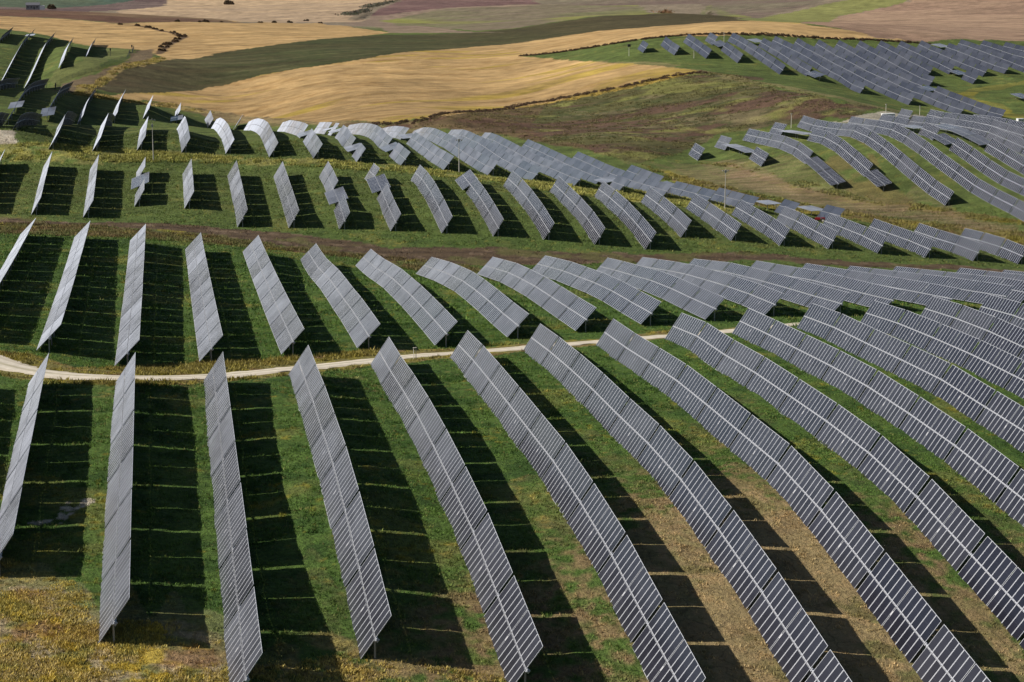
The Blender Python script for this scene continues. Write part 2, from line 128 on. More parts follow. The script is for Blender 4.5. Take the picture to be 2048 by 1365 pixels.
ZONES={
'wheat_mid':[(-36.6,944.3),(-21.3,974.8),(-4.9,994.0),(17.7,1034.7),(41.8,1052.3),(76.4,1070.1),(99.5,1088.7),(126.1,1131.2),(153.1,1175.3),(178.8,1198.8),(202.9,1206.2),(233.4,1223.6),(265.7,1244.5),(289.6,1231.8),(316.2,1230.9),(355.2,1273.7),(380.6,1302.9),(359.1,1107.8),(371.9,1083.8),(388.8,1073.4),(368.0,1063.6),(336.8,1055.8),(305.3,1044.6),(275.1,1035.0),(250.9,1047.4),(218.2,1060.6),(187.3,1078.9),(201.3,1029.6),(213.3,980.8),(227.0,946.7),(246.3,916.4),(223.7,902.8),(203.8,898.7),(186.4,899.6),(168.6,897.8),(143.6,886.4),(114.3,837.9),(99.3,837.0),(84.4,836.3),(62.8,855.4),(42.6,923.1),(22.8,950.3),(6.7,959.4),(-14.2,964.2)],
'wheat_strip':[(187.8,1082.1),(219.4,1066.1),(252.1,1052.4),(278.4,1047.7),(306.2,1047.8),(329.8,1056.1),(353.8,1064.4),(388.8,1073.4),(418.7,1074.6),(398.5,1084.1),(377.8,1092.4),(355.1,1113.8),(355.7,1217.7),(339.3,1216.7),(303.9,1182.9),(279.9,1190.5),(257.7,1207.0),(228.3,1196.7),(199.0,1183.1)],
'dark_strip':[(-38.2,958.4),(-30.5,1016.2),(-4.8,1084.3),(-0.9,1093.8),(22.6,1153.8),(47.1,1175.8),(89.6,1251.3),(136.6,1313.6),(181.4,1327.1),(223.9,1331.3),(257.9,1352.1),(294.7,1381.1),(320.6,1376.6),(355.8,1409.2),(506.2,1850.7),(364.1,1246.4),(344.2,1234.2),(307.2,1195.8),(281.9,1198.8),(258.9,1212.7),(228.7,1198.8),(199.0,1183.1),(174.9,1172.2),(148.9,1143.0),(122.7,1100.7),(98.2,1074.7),(75.4,1055.2),(41.4,1042.9),(17.5,1026.8),(-4.9,984.2),(-28.2,967.6)],
'wheat_top':[(-140.9,1464.6),(-119.7,1456.6),(-77.8,1442.0),(-35.7,1402.5),(1.4,1446.8),(27.9,1458.9),(55.3,1478.1),(88.5,1622.3),(122.1,1700.4),(128.4,1440.8),(145.0,1361.1),(112.9,1268.5),(86.9,1212.9),(45.8,1146.8),(14.1,1127.3),(-4.8,1072.2),(-12.0,1163.9),(-42.4,1194.0),(-78.1,1272.1),(-107.2,1300.2),(-128.1,1328.3)],
'ploughed_top':[(-218.7,2278.1),(-183.3,2235.3),(-141.9,2203.4),(-101.5,2175.4),(-56.6,2138.4),(-12.8,2097.2),(6.8,1950.3),(48.1,1479.3),(1.4,1446.8),(-35.9,1408.0),(-78.1,1447.8),(-120.2,1462.3),(-140.9,1464.6)],
'wheat_bit':[(-17.1,1558.9),(-7.6,2040.7),(25.7,1956.2),(48.1,1479.3),(1.5,1461.8)],
'track_left':[(-53.3,922.3),(-55.9,1002.6),(-38.9,1014.7),(-24.9,1046.7),(-20.5,1164.5),(-12.2,1181.5),(-9.6,1103.2),(-15.1,1070.3),(-31.7,1017.7),(-43.8,957.6),(-45.3,938.4)],
'verge_left':[(-44.8,905.4),(-45.8,950.5),(-36.4,1008.9),(-12.7,1089.1),(-4.8,1097.8),(-3.5,1087.2),(-29.3,1016.7),(-38.2,960.5),(-34.4,947.7),(-25.6,954.3),(-2.6,964.2),(18.1,948.2),(-4.9,950.9),(-23.0,939.3),(-40.0,918.1)],
'grass_lit_left':[(-63.2,907.1),(-59.4,1036.3),(-46.0,1042.8),(-38.1,1194.8),(-22.6,1179.0),(-24.7,1097.4),(-39.0,1016.4),(-55.9,1002.6),(-52.7,904.0),(-54.6,872.7)],
'scrub':[(81.0,833.2),(103.2,833.7),(130.3,872.9),(158.4,905.7),(182.5,909.2),(205.7,907.1),(225.5,910.6),(246.3,916.4),(260.1,905.0),(265.4,844.2),(271.1,793.6),(300.2,801.4),(273.5,775.3),(258.2,780.2),(244.0,788.6),(216.6,780.8),(198.3,758.4),(172.2,724.3),(162.2,739.5),(152.7,760.1),(136.7,793.3),(123.3,812.2),(107.9,821.4)],
'scrub_brown':[(81.0,833.2),(103.2,833.7),(130.3,872.9),(158.4,905.7),(171.6,901.5),(156.2,849.0),(145.1,817.3),(149.6,774.9),(157.3,753.6),(151.9,756.1),(136.3,790.9),(123.0,810.7),(107.8,820.8)],
'track_bc':[(-50.8,528.0),(-45.7,526.7),(-32.8,522.1),(-20.1,519.0),(-7.4,512.9),(5.1,509.6),(15.3,510.5),(25.3,508.1),(33.8,502.1),(42.2,496.7),(54.6,494.1),(66.9,491.9),(82.4,489.9),(94.3,490.5),(106.5,491.6),(118.6,491.9),(128.6,492.5),(138.7,493.0),(148.3,491.6),(158.2,490.8),(168.4,490.5),(178.8,490.5),(189.4,490.6),(199.9,490.4),(210.7,490.7),(222.2,492.5),(218.1,483.1),(206.1,483.0),(194.4,483.5),(182.9,484.1),(172.7,484.0),(162.6,483.9),(152.5,483.5),(142.6,483.3),(129.5,483.3),(116.6,483.5),(102.9,479.6),(89.3,474.6),(79.3,470.9),(69.7,468.2),(61.3,473.4),(52.7,477.4),(43.7,479.3),(34.7,480.3),(19.4,489.2),(5.0,498.4),(-7.3,502.6),(-19.8,509.2),(-29.6,509.7),(-39.5,510.7),(-49.4,512.2)],
'weeds_bc':[(-49.4,512.2),(-39.5,510.7),(-29.6,509.7),(-19.8,509.2),(-7.3,502.6),(5.0,498.4),(19.4,488.2),(34.6,479.5),(43.7,478.6),(52.6,476.8),(61.3,473.1),(69.7,468.2),(68.8,454.2),(56.1,455.8),(48.4,466.1),(40.2,473.6),(28.3,474.6),(14.1,473.9),(2.3,472.6),(-12.7,473.6),(-22.2,471.1),(-31.6,470.6),(-41.2,473.1),(-46.1,476.7)],
'flowers_cd':[(-59.0,624.0),(-47.0,621.9),(-35.3,625.3),(-15.8,622.7),(-0.6,619.3),(14.5,618.8),(26.9,611.6),(39.0,602.8),(51.6,602.5),(64.7,597.4),(77.8,592.9),(94.4,582.6),(106.7,587.9),(119.5,594.3),(132.4,600.0),(148.2,615.8),(162.7,624.3),(174.8,622.6),(156.3,556.6),(145.7,558.8),(134.5,558.9),(123.4,559.0),(112.4,559.3),(102.0,561.9),(91.8,566.6),(81.6,571.7),(71.8,581.2),(61.3,586.5),(50.5,590.7),(40.4,594.3),(30.4,600.4),(17.6,605.2),(4.7,607.0),(-8.1,607.3),(-22.8,606.0),(-37.2,604.4),(-47.5,606.2),(-57.7,607.6)],
'pad_left':[(-58.8,640.2),(-52.9,638.7),(-50.5,634.0),(-51.1,627.2),(-48.8,622.4),(-51.2,619.1),(-57.2,620.6)],
'track_cd':[(181.4,730.4),(192.9,718.9),(201.8,699.4),(211.9,659.8),(220.4,644.9),(227.9,628.5),(236.1,615.7),(243.7,602.3),(251.5,588.8),(259.7,577.1),(255.3,567.0),(246.4,576.5),(237.2,586.0),(226.5,601.3),(215.2,616.7),(207.6,632.3),(199.0,646.5),(190.7,663.7),(183.2,685.6)],
'weeds_cd':[(172.2,724.3),(183.2,685.6),(190.7,663.7),(199.0,646.5),(207.6,632.3),(215.2,616.7),(226.5,601.3),(237.2,586.0),(246.4,576.5),(255.3,567.0),(244.3,542.2),(237.1,554.3),(228.7,564.7),(220.7,574.8),(212.7,586.0),(205.2,599.8),(196.7,611.9),(181.9,629.8),(170.6,665.1)],
'verge_g':[(191.7,732.7),(203.6,705.8),(209.6,681.9),(216.8,663.8),(227.0,640.9),(242.0,619.8),(248.5,606.0),(254.4,591.7),(260.8,579.6),(259.2,575.8),(251.0,587.4),(243.1,600.8),(235.6,614.3),(227.4,627.1),(220.1,644.0),(211.7,659.2),(201.3,697.8)],
'g_brown':[(225.5,679.9),(236.3,684.4),(243.2,667.1),(248.3,692.1),(251.3,722.9),(260.6,738.3),(249.1,683.7),(246.9,642.2),(248.0,622.1),(235.9,626.7),(228.3,644.7)],
'h_yellow':[(356.4,868.5),(392.6,920.1),(422.0,946.3),(410.9,920.9),(388.9,899.4),(368.8,863.4),(379.3,848.7),(371.0,830.0),(351.8,839.8)],
'verge_d':[(-4.9,962.9),(18.2,952.8),(42.8,926.7),(63.1,860.2),(84.5,837.1),(108.0,822.6),(123.3,812.2),(137.1,795.7),(122.0,804.1),(107.2,816.6),(83.7,829.6),(59.7,843.2),(36.7,891.8),(17.8,935.9),(-2.6,951.4)],
'h_lane':[(200.5,1025.7),(214.1,984.5),(229.8,958.5),(249.7,920.1),(261.0,899.6),(270.5,875.8),(274.0,835.6),(280.0,806.8),(311.0,824.2),(300.2,801.4),(270.8,792.7),(262.2,848.7),(257.3,886.7),(247.4,911.6),(226.6,945.1),(212.7,978.0)],
'gravel_g':[(261.6,770.1),(267.6,770.5),(283.8,780.3),(328.9,829.2),(322.3,815.2),(289.5,772.6),(276.4,765.5)],
'teal_far':[(-368.5,3680.6),(-296.9,3665.4),(-225.2,3645.4),(-153.4,3619.1),(-82.1,3585.6),(-11.6,3545.6),(-44.9,2501.6),(-95.0,2407.2),(-134.2,2296.3),(-186.4,2341.8),(-241.6,2401.9)],
'purple_far':[(-245.1,2436.8),(-188.8,2372.1),(-135.7,2321.8),(-95.0,2407.2),(-45.3,2526.2),(-3.1,3540.3),(13.9,3529.6),(-8.6,2408.1),(-61.0,2208.4),(-126.7,2165.3),(-173.6,2178.4),(-221.0,2194.6)],
'pale_far':[(-60.4,2188.0),(-8.6,2408.1),(14.7,3691.2),(77.6,3656.9),(139.6,3620.6),(200.7,3583.1),(260.8,3545.6),(320.0,3508.8),(378.4,3473.4),(436.1,3439.1),(286.5,2565.0),(212.3,2223.8),(164.6,1954.0),(190.1,1966.9),(153.5,1771.7),(104.9,1693.3),(48.5,1492.5),(6.8,1950.3)],
'mauve_far':[(153.5,1771.7),(192.6,1992.4),(240.6,2203.8),(323.4,2363.8),(370.5,2285.5),(417.3,2224.1),(360.7,2093.7),(323.2,2092.3),(285.8,2089.4),(239.7,2011.8),(195.1,1920.2),(176.3,1480.5),(187.7,1373.2),(212.4,1290.3),(192.8,1328.3),(169.9,1350.5),(145.0,1361.1),(144.6,1717.6)],
'mauve2_far':[(195.0,2017.0),(276.9,2479.3),(436.1,3439.1),(511.6,3394.5),(585.6,3349.4),(447.3,2521.5),(428.9,2285.9),(348.2,2148.1),(289.5,2116.6),(215.3,2018.9)],
'green_far':[(195.1,1920.2),(239.7,2011.8),(285.8,2089.4),(325.2,2105.0),(365.1,2119.2),(417.3,2224.1),(445.0,2085.6),(473.9,2035.1),(355.8,1409.2),(499.7,1835.8),(469.6,1608.2),(372.1,1297.5),(517.0,1908.7),(355.8,1409.2),(321.5,1380.6),(296.4,1389.0),(258.9,1357.2),(224.8,1336.6),(203.6,1340.0),(176.8,1424.8),(185.0,1735.9)],
'green_bright_far':[(372.1,1297.5),(489.6,1617.6),(570.1,1731.3),(621.3,1771.2),(764.4,2053.0),(887.5,2317.0),(636.5,1696.5),(596.1,1648.2),(526.7,1548.4),(366.0,1148.3),(357.2,1159.4)],
'grey_far':[(365.1,2119.2),(593.2,3344.6),(648.3,3308.1),(701.9,3269.3),(753.6,3227.3),(803.1,3181.4),(850.1,3131.0),(894.0,3075.5),(934.2,3014.0),(970.1,2945.4),(1000.8,2868.5),(1025.2,2781.6),(1042.1,2683.6),(764.4,2053.0),(693.3,1976.6),(580.9,1764.2),(500.8,1654.6),(383.9,1326.3),(515.8,1942.2),(484.6,2024.6),(445.0,2085.6),(405.6,2104.1)],
'brown_right':[(362.5,1137.1),(526.7,1548.4),(596.1,1648.2),(652.7,1715.1),(1124.0,2894.9),(1144.4,2780.6),(1153.6,2651.9),(1157.0,2522.9),(1166.5,2418.3),(532.5,1099.3),(510.3,1098.3),(487.2,1095.0),(453.6,1087.6),(419.1,1075.7),(389.9,1076.5),(377.8,1092.4)],
'yellow_fg':[(-21.2,192.4),(-15.4,191.7),(-11.0,188.4),(-8.3,179.0),(-3.8,177.9),(0.7,176.9),(4.0,167.8),(1.3,161.1),(-2.0,160.9),(-5.3,160.8),(-8.6,160.7),(-11.8,160.6),(-15.0,160.5),(-18.2,160.3),(-19.0,169.6),(-20.0,180.4)],
'dry_fg':[(20.3,163.8),(21.4,171.3),(22.6,179.1),(23.8,187.3),(27.6,187.7),(31.4,187.6),(36.8,200.6),(44.4,205.7),(50.9,219.8),(57.6,229.8),(65.1,241.4),(65.6,229.0),(66.2,218.1),(69.5,211.3),(72.9,205.7),(77.6,202.4),(82.2,199.3),(84.2,194.8),(86.0,190.2),(87.6,185.5),(83.7,176.7),(80.2,168.8),(76.8,161.2),(73.4,161.4),(69.9,161.6),(66.4,161.6),(63.0,161.6),(59.6,161.7),(56.2,161.7),(52.8,161.8),(49.4,161.9),(46.1,162.1),(42.9,162.4),(39.7,162.8),(36.5,163.3),(33.3,163.8),(30.1,164.2),(26.8,164.3),(23.6,164.1)],
'dry2_fg':[(41.3,163.3),(41.6,170.3),(41.9,177.8),(42.2,186.0),(45.8,194.8),(49.8,205.1),(54.8,211.5),(60.3,218.7),(65.1,210.5),(68.3,203.9),(71.6,198.5),(75.2,194.3),(78.6,190.2),(80.4,185.7),(82.1,181.1),(83.7,176.7),(80.2,168.8),(76.8,161.2),(73.5,161.5),(70.2,161.7),(66.9,161.8),(63.6,161.9),(60.4,162.0),(57.1,162.1),(53.9,162.2),(50.7,162.4),(47.5,162.6),(44.4,162.9)],
'end_a':[(-21.8,199.5),(-17.0,193.1),(-13.6,187.7),(-10.4,182.4),(-7.4,177.8),(-3.5,174.2),(0.3,170.9),(4.0,167.8),(7.9,169.3),(11.8,170.8),(15.9,172.3),(19.7,171.1),(23.5,169.9),(27.2,168.5),(30.7,162.5),(27.5,162.5),(24.3,162.3),(21.0,161.9),(17.8,161.4),(14.7,160.9),(11.5,160.4),(8.4,159.9),(5.4,159.5),(2.4,159.2),(-0.6,159.0),(-3.5,158.9),(-6.5,158.8),(-9.4,158.7),(-12.3,158.6),(-15.2,158.5),(-18.0,158.4),(-18.8,166.9),(-19.7,176.7),(-20.7,188.0)],
'white_patch':[(-13.2,213.4),(-12.2,215.5),(-10.3,215.5),(-9.9,213.8),(-11.0,212.4),(-12.1,208.0),(-17.0,207.2),(-17.1,208.2),(-13.5,209.1)],
'verge_road':[(-31.2,298.7),(-22.4,296.4),(-15.5,288.1),(-7.9,294.8),(-2.1,298.9),(4.0,301.6),(11.5,300.7),(20.9,303.9),(30.9,311.0),(36.8,312.8),(42.7,314.2),(49.3,315.0),(56.1,315.7),(62.3,317.3),(68.5,319.1),(75.4,323.0),(82.5,326.9),(90.1,328.8),(97.8,330.8),(97.0,327.7),(87.4,322.1),(78.1,316.2),(70.0,313.0),(62.2,310.1),(54.5,306.9),(48.5,304.3),(42.5,301.3),(36.7,298.8),(30.8,294.8),(25.1,290.4),(19.5,284.8),(14.0,279.9),(8.6,276.3),(3.5,272.7),(-2.3,269.8),(-7.9,267.3),(-14.3,269.3),(-20.7,271.3),(-29.3,279.2)]}
OBJ={'road':[(-33.2,298.0),(-29.1,291.8),(-25.8,286.4),(-22.0,281.4),(-18.5,279.0),(-13.6,276.4),(-7.4,275.3),(-2.0,277.1),(3.6,279.5),(10.8,283.5),(20.0,291.7),(29.7,299.0),(38.2,304.9),(50.1,309.4),(55.3,311.4),(66.0,315.0),(79.2,320.5),(91.7,324.8),(103.2,330.4),(117.5,340.3)],'hedges':[[(186.2,1080.8),(200.7,1068.9),(217.7,1058.0),(237.2,1047.3),(257.3,1040.0),(282.4,1041.8),(305.3,1044.6),(337.0,1056.5),(368.0,1063.6),(399.4,1070.2),(417.0,1070.2)],[(81.1,834.7),(103.2,833.7),(129.2,865.7),(158.1,904.0),(182.0,906.8),(205.5,906.0),(225.3,909.4),(245.9,914.8)]],'shrubs':[(-34.5,1392.4),(-24.7,1385.5),(-15.3,1368.3),(-10.6,1355.0),(-7.9,1341.5),(-0.5,1324.4),(1.7,1312.2),(3.5,1300.2),(6.0,1291.8),(3.1,1270.9),(0.8,1249.2),(-2.8,1220.4),(-4.8,1194.9),(-6.2,1169.9),(2.1,1447.4),(19.0,1454.2),(24.4,1459.6),(35.3,1472.5),(63.8,1508.3),(74.8,1545.6),(78.9,1574.9),(94.5,1657.6),(112.7,1742.7),(121.1,1687.2),(67.4,2419.8),(-132.9,2228.6)],'farhedges':[[(162.3,1938.2),(181.2,2002.9),(197.3,2067.3)],[(205.1,2176.7),(236.6,2325.9),(270.8,2480.2)]],'mound':[(339.3,1402.3),(346.4,1401.3),(499.8,1975.6),(509.6,1967.6)],'fence':[(-54.5,943.5),(-57.4,1004.0),(-48.6,1013.7),(-36.7,1023.8),(-27.5,1053.3),(-23.9,1101.3),(-23.0,1166.4),(-22.6,1179.0)],'gully':[(-34.5,1392.4),(-24.7,1385.5),(-15.3,1368.3),(-7.9,1341.5),(-0.5,1324.4),(3.5,1304.2),(6.6,1287.5),(0.8,1249.2),(-2.8,1220.4),(-6.2,1169.9),(-8.4,1155.0)],'path':[(-18.1,168.7),(-16.4,168.3),(-13.9,167.5),(-11.3,165.9),(-8.3,164.0),(-6.2,162.3)],'poles':[(-7.1,608.2,13.0),(83.1,589.5,10.5),(159.2,567.0,12.1)],'lamps':[(245.0,776.5,5.5),(285.8,779.1,3.9),(314.7,816.4,3.7),(282.6,1014.7,4.6),(254.3,967.8,3.4),(35.0,299.4,1.7)],'boxpoles':[(226.2,989.2,5.6),(-23.6,1168.6,2.6),(-34.6,1131.6,4.0)],'tractor':(189.9,570.0),'cabins':[(356.6,807.6),(284.2,772.1)],'house':(-144.4,2202.4)}
CAM=(3982.0,0.18919644499956692,0.16665)

random.seed(7); rng = np.random.default_rng(11)
SC = bpy.context.scene
COL = SC.collection
ZC = 80.0
rad = math.radians

# ------------------------------------------------------------------ helpers
class MB:
    """collects boxes, quads and tubes, links them as ONE mesh object"""
    def __init__(s): s.v = []; s.f = []; s.m = []
    def quad(s, pts, m=0):
        b = len(s.v); s.v += [tuple(p) for p in pts]; s.f.append(tuple(range(b, b+len(pts)))); s.m.append(m)
    def box(s, x0, x1, y0, y1, z0, z1, m=0, skip=()):
        b = len(s.v)
        s.v += [(x0,y0,z0),(x1,y0,z0),(x1,y1,z0),(x0,y1,z0),(x0,y0,z1),(x1,y0,z1),(x1,y1,z1),(x0,y1,z1)]
        for i, q in enumerate(((0,3,2,1),(4,5,6,7),(0,1,5,4),(1,2,6,5),(2,3,7,6),(3,0,4,7))):
            if i in skip: continue
            s.f.append(tuple(b+k for k in q)); s.m.append(m)
    def tube(s, a, c, r0, r1, n=8, m=0, cap=True):
        a = np.array(a, float); c = np.array(c, float); d = c-a; d /= np.linalg.norm(d)
        u = np.cross(d, (0,0,1)) if abs(d[2]) < .9 else np.cross(d, (1,0,0)); u /= np.linalg.norm(u); w = np.cross(d, u)
        b = len(s.v)
        for p, r in ((a, r0), (c, r1)):
            for i in range(n):
                t = 2*math.pi*i/n; s.v.append(tuple(p+r*(math.cos(t)*u+math.sin(t)*w)))
        for i in range(n):
            j = (i+1) % n; s.f.append((b+i, b+j, b+n+j, b+n+i)); s.m.append(m)
        if cap:
            s.f.append(tuple(b+n+i for i in range(n))); s.m.append(m); s.f.append(tuple(b+n-1-i for i in range(n))); s.m.append(m)
    def mesh(s, name, mats):
        me = bpy.data.meshes.new(name); me.from_pydata(s.v, [], s.f)
        for m in mats: me.materials.append(m)
        me.polygons.foreach_set('material_index', s.m); me.update(); return me
    def obj(s, name, mats, parent=None, loc=(0,0,0)):
        return link(name, s.mesh(name, mats), parent, loc)
def link(name, data, parent=None, loc=(0,0,0)):
    o = bpy.data.objects.new(name, data); COL.objects.link(o); o.location = loc
    if parent is not None: o.parent = parent
    return o
def tag(o, label, cat, group=None):
    o['label'] = label; o['category'] = cat
    if group: o['group'] = group
    return o
def kind(o, k): o['kind'] = k; return o
def srgb(r, g, b):
    f = lambda c: (c/255/12.92 if c <= 10 else ((c/255+.055)/1.055)**2.4)
    return (f(r), f(g), f(b))
def mat(name, col, rough=.7, metal=0., spec=.5):
    m = bpy.data.materials.new(name); m.use_nodes = True
    p = m.node_tree.nodes['Principled BSDF']
    p.inputs['Base Color'].default_value = (*col, 1); p.inputs['Roughness'].default_value = rough
    p.inputs['Metallic'].default_value = metal; p.inputs['Specular IOR Level'].default_value = spec
    return m
def nd(m, t, **kw):
    n = m.node_tree.nodes.new(t)
    for k, v in kw.items(): setattr(n, k, v)
    return n
def mesh_np(name, V, F, mat_, col=None, smooth=False):
    """V (n,3), F (m,k) -> mesh"""
    me = bpy.data.meshes.new(name); n, k = F.shape
    me.vertices.add(len(V)); me.vertices.foreach_set('co', np.ascontiguousarray(V, dtype=np.float32).ravel())
    me.loops.add(n*k); me.loops.foreach_set('vertex_index', np.ascontiguousarray(F, dtype=np.int32).ravel())
    me.polygons.add(n); me.polygons.foreach_set('loop_start', np.arange(0, n*k, k, dtype=np.int32))
    me.polygons.foreach_set('loop_total', np.full(n, k, dtype=np.int32))
    me.update(calc_edges=True)
    if col is not None:
        for nm, c in col.items():
            a = me.color_attributes.new(nm, 'FLOAT_COLOR', 'POINT')
            a.data.foreach_set('color', np.ascontiguousarray(c, dtype=np.float32).ravel())
    if smooth: me.polygons.foreach_set('use_smooth', np.ones(n, dtype=bool))
    me.materials.append(mat_); return me
def vnoise(x, y, seed=0):
    xi = np.floor(x).astype(np.int64); yi = np.floor(y).astype(np.int64); fx = x-xi; fy = y-yi
    fx = fx*fx*(3-2*fx); fy = fy*fy*(3-2*fy)
    def h(a, b):
        n = (a*374761393 + b*668265263 + seed*974634777) & 0xffffffff
        n = ((n ^ (n >> 13))*1274126177) & 0xffffffff
        return ((n ^ (n >> 16)) & 0xffff)/65535.
    return (h(xi,yi)*(1-fx)+h(xi+1,yi)*fx)*(1-fy)+(h(xi,yi+1)*(1-fx)+h(xi+1,yi+1)*fx)*fy
def fbm(x, y, sc, seed=0, oct=4, gain=.55):
    o = 0; a = 1; t = 0
    for i in range(oct):
        o = o+a*vnoise(x/sc+17.3*i, y/sc-9.1*i, seed+i); t += a; a *= gain; sc *= .5
    return o/t
def inpoly(x, y, P):
    P = np.array(P); n = len(P); r = np.zeros(len(x), bool)
    bx0, by0 = P.min(0); bx1, by1 = P.max(0)
    c = (x >= bx0) & (x <= bx1) & (y >= by0) & (y <= by1)
    idx = np.nonzero(c)[0]; xx = x[idx]; yy = y[idx]; q = np.zeros(len(idx), bool); j = n-1
    for i in range(n):
        xi, yi = P[i]; xj, yj = P[j]
        if yi != yj:
            q ^= ((yi > yy) != (yj > yy)) & (xx < (xj-xi)*(yy-yi)/(yj-yi)+xi)
        j = i
    r[idx] = q; return r
def segdist(x, y, PL):
    d = np.full(len(x), 1e9)
    for (x0, y0), (x1, y1) in zip(PL[:-1], PL[1:]):
        dx, dy = x1-x0, y1-y0; L2 = dx*dx+dy*dy+1e-9
        t = np.clip(((x-x0)*dx+(y-y0)*dy)/L2, 0, 1); d = np.minimum(d, np.hypot(x-x0-t*dx, y-y0-t*dy))
    return d

# ------------------------------------------------------------------ terrain (thin-plate surface through surveyed points)
H0 = 2.35
def row_pts(r):
    b, k, xs, ys, zs, sp = r; t = np.array(ys); u = (t-t[0])/(t[-1]-t[0]) if len(t) > 1 else t*0
    return np.stack([xs[0]+(xs[1]-xs[0])*u, t, np.array(zs)], 1)
RP = [row_pts(r) for r in ROWS]
cp = np.vstack([p-np.array([0,0,2.12 if r[0] == 'A' else H0]) for p, r in zip(RP, ROWS)]+[np.array(EXTRA)])
def AB(x, y): return np.stack([np.arctan2(x, y), np.log(np.hypot(x, y))], 1)

X_ = AB(cp[:,0], cp[:,1]); keep = []
for i in range(len(X_)):
    if not keep or (((X_[i]-X_[keep])**2).sum(1) > .004**2).all(): keep.append(i)
cp = cp[keep]; X_ = X_[keep]
def Uf(r2): return .5*r2*np.log(np.maximum(r2, 1e-12))
n_ = len(X_); A_ = np.zeros((n_+3, n_+3)); A_[:n_,:n_] = Uf(((X_[:,None]-X_[None])**2).sum(-1))+2e-5*np.eye(n_)
A_[:n_,n_] = 1; A_[:n_,n_+1:] = X_; A_[n_,:n_] = 1; A_[n_+1:,:n_] = X_.T
W_ = np.linalg.solve(A_, np.r_[cp[:,2], 0, 0, 0])
def tps(Y):
    o = np.zeros(len(Y))
    for i in range(0, len(Y), 4000):
        y = Y[i:i+4000]; o[i:i+4000] = Uf(((y[:,None]-X_[None])**2).sum(-1))@W_[:n_]+W_[n_]+y@W_[n_+1:]
    return o
GA = np.linspace(-.62, .78, 181); GB = np.linspace(math.log(60), math.log(5200), 420)
GZ = tps(np.stack(np.meshgrid(GA, GB), -1).reshape(-1, 2)).reshape(len(GB), len(GA))
def height(x, y):
    x = np.atleast_1d(np.asarray(x, float)); y = np.atleast_1d(np.asarray(y, float))
    a = (np.arctan2(x, y)-GA[0])/(GA[1]-GA[0]); b = (np.log(np.hypot(x, y))-GB[0])/(GB[1]-GB[0])
    a = np.clip(a, 1, len(GA)-3.001); b = np.clip(b, 1, len(GB)-3.001)
    i = a.astype(int); j = b.astype(int); fa = a-i; fb = b-j
    def cw(t): return (-.5*t+t*t-.5*t**3, 1-2.5*t*t+1.5*t**3, .5*t+2*t*t-1.5*t**3, -.5*t*t+.5*t**3)
    wa = cw(fa); wb = cw(fb); o = 0
    for p in range(4):
        for q in range(4): o = o+wb[p]*wa[q]*GZ[j+p-1, i+q-1]
    return o
H1 = lambda x, y: float(height([x], [y])[0])

# ------------------------------------------------------------------ ground colours (albedo) painted by field
def lerp(a, b, t): return a*(1-t[:,None])+np.asarray(b)[None]*t[:,None]
def ss(a, b, x): t = np.clip((x-a)/(b-a), 0, 1); return t*t*(3-2*t)
G_DARK = np.array((.040,.080,.016)); G_MID = np.array((.070,.120,.024)); G_LIGHT = np.array((.145,.155,.042))
STRAW = np.array((.28,.20,.095)); YEL = np.array((.24,.20,.025)); SOIL = np.array((.15,.10,.06)); WHEAT = np.array((.41,.272,.120))
def soft(x, y, key, j=3., seed=1, ns=1):
    """zone mask with a ragged edge: the lookup position is jittered by noise; ns > 1 averages several for a gradual edge"""
    P = np.array(ZONES[key]); o = np.zeros(len(x)); x0, y0 = P.min(0); x1, y1 = P.max(0); mg = j*8+8
    idx = np.nonzero((x > x0-mg) & (x < x1+mg) & (y > y0-mg) & (y < y1+mg))[0]
    if len(idx) == 0: return o
    xi, yi = x[idx], y[idx]; D = np.hypot(xi, yi); a = j*np.minimum(D/300, 3); r = np.zeros(len(idx))
    for q in range(ns):
        ox = (fbm(xi, yi, a*2.2, seed+7*q, 3)-.5)*a*2*(1+q*.8); oy = (fbm(xi, yi, a*2.2, seed+50+7*q, 3)-.5)*a*2*(1+q*.8)
        r += inpoly(xi+ox, yi+oy, ZONES[key])
    o[idx] = r/ns; return o
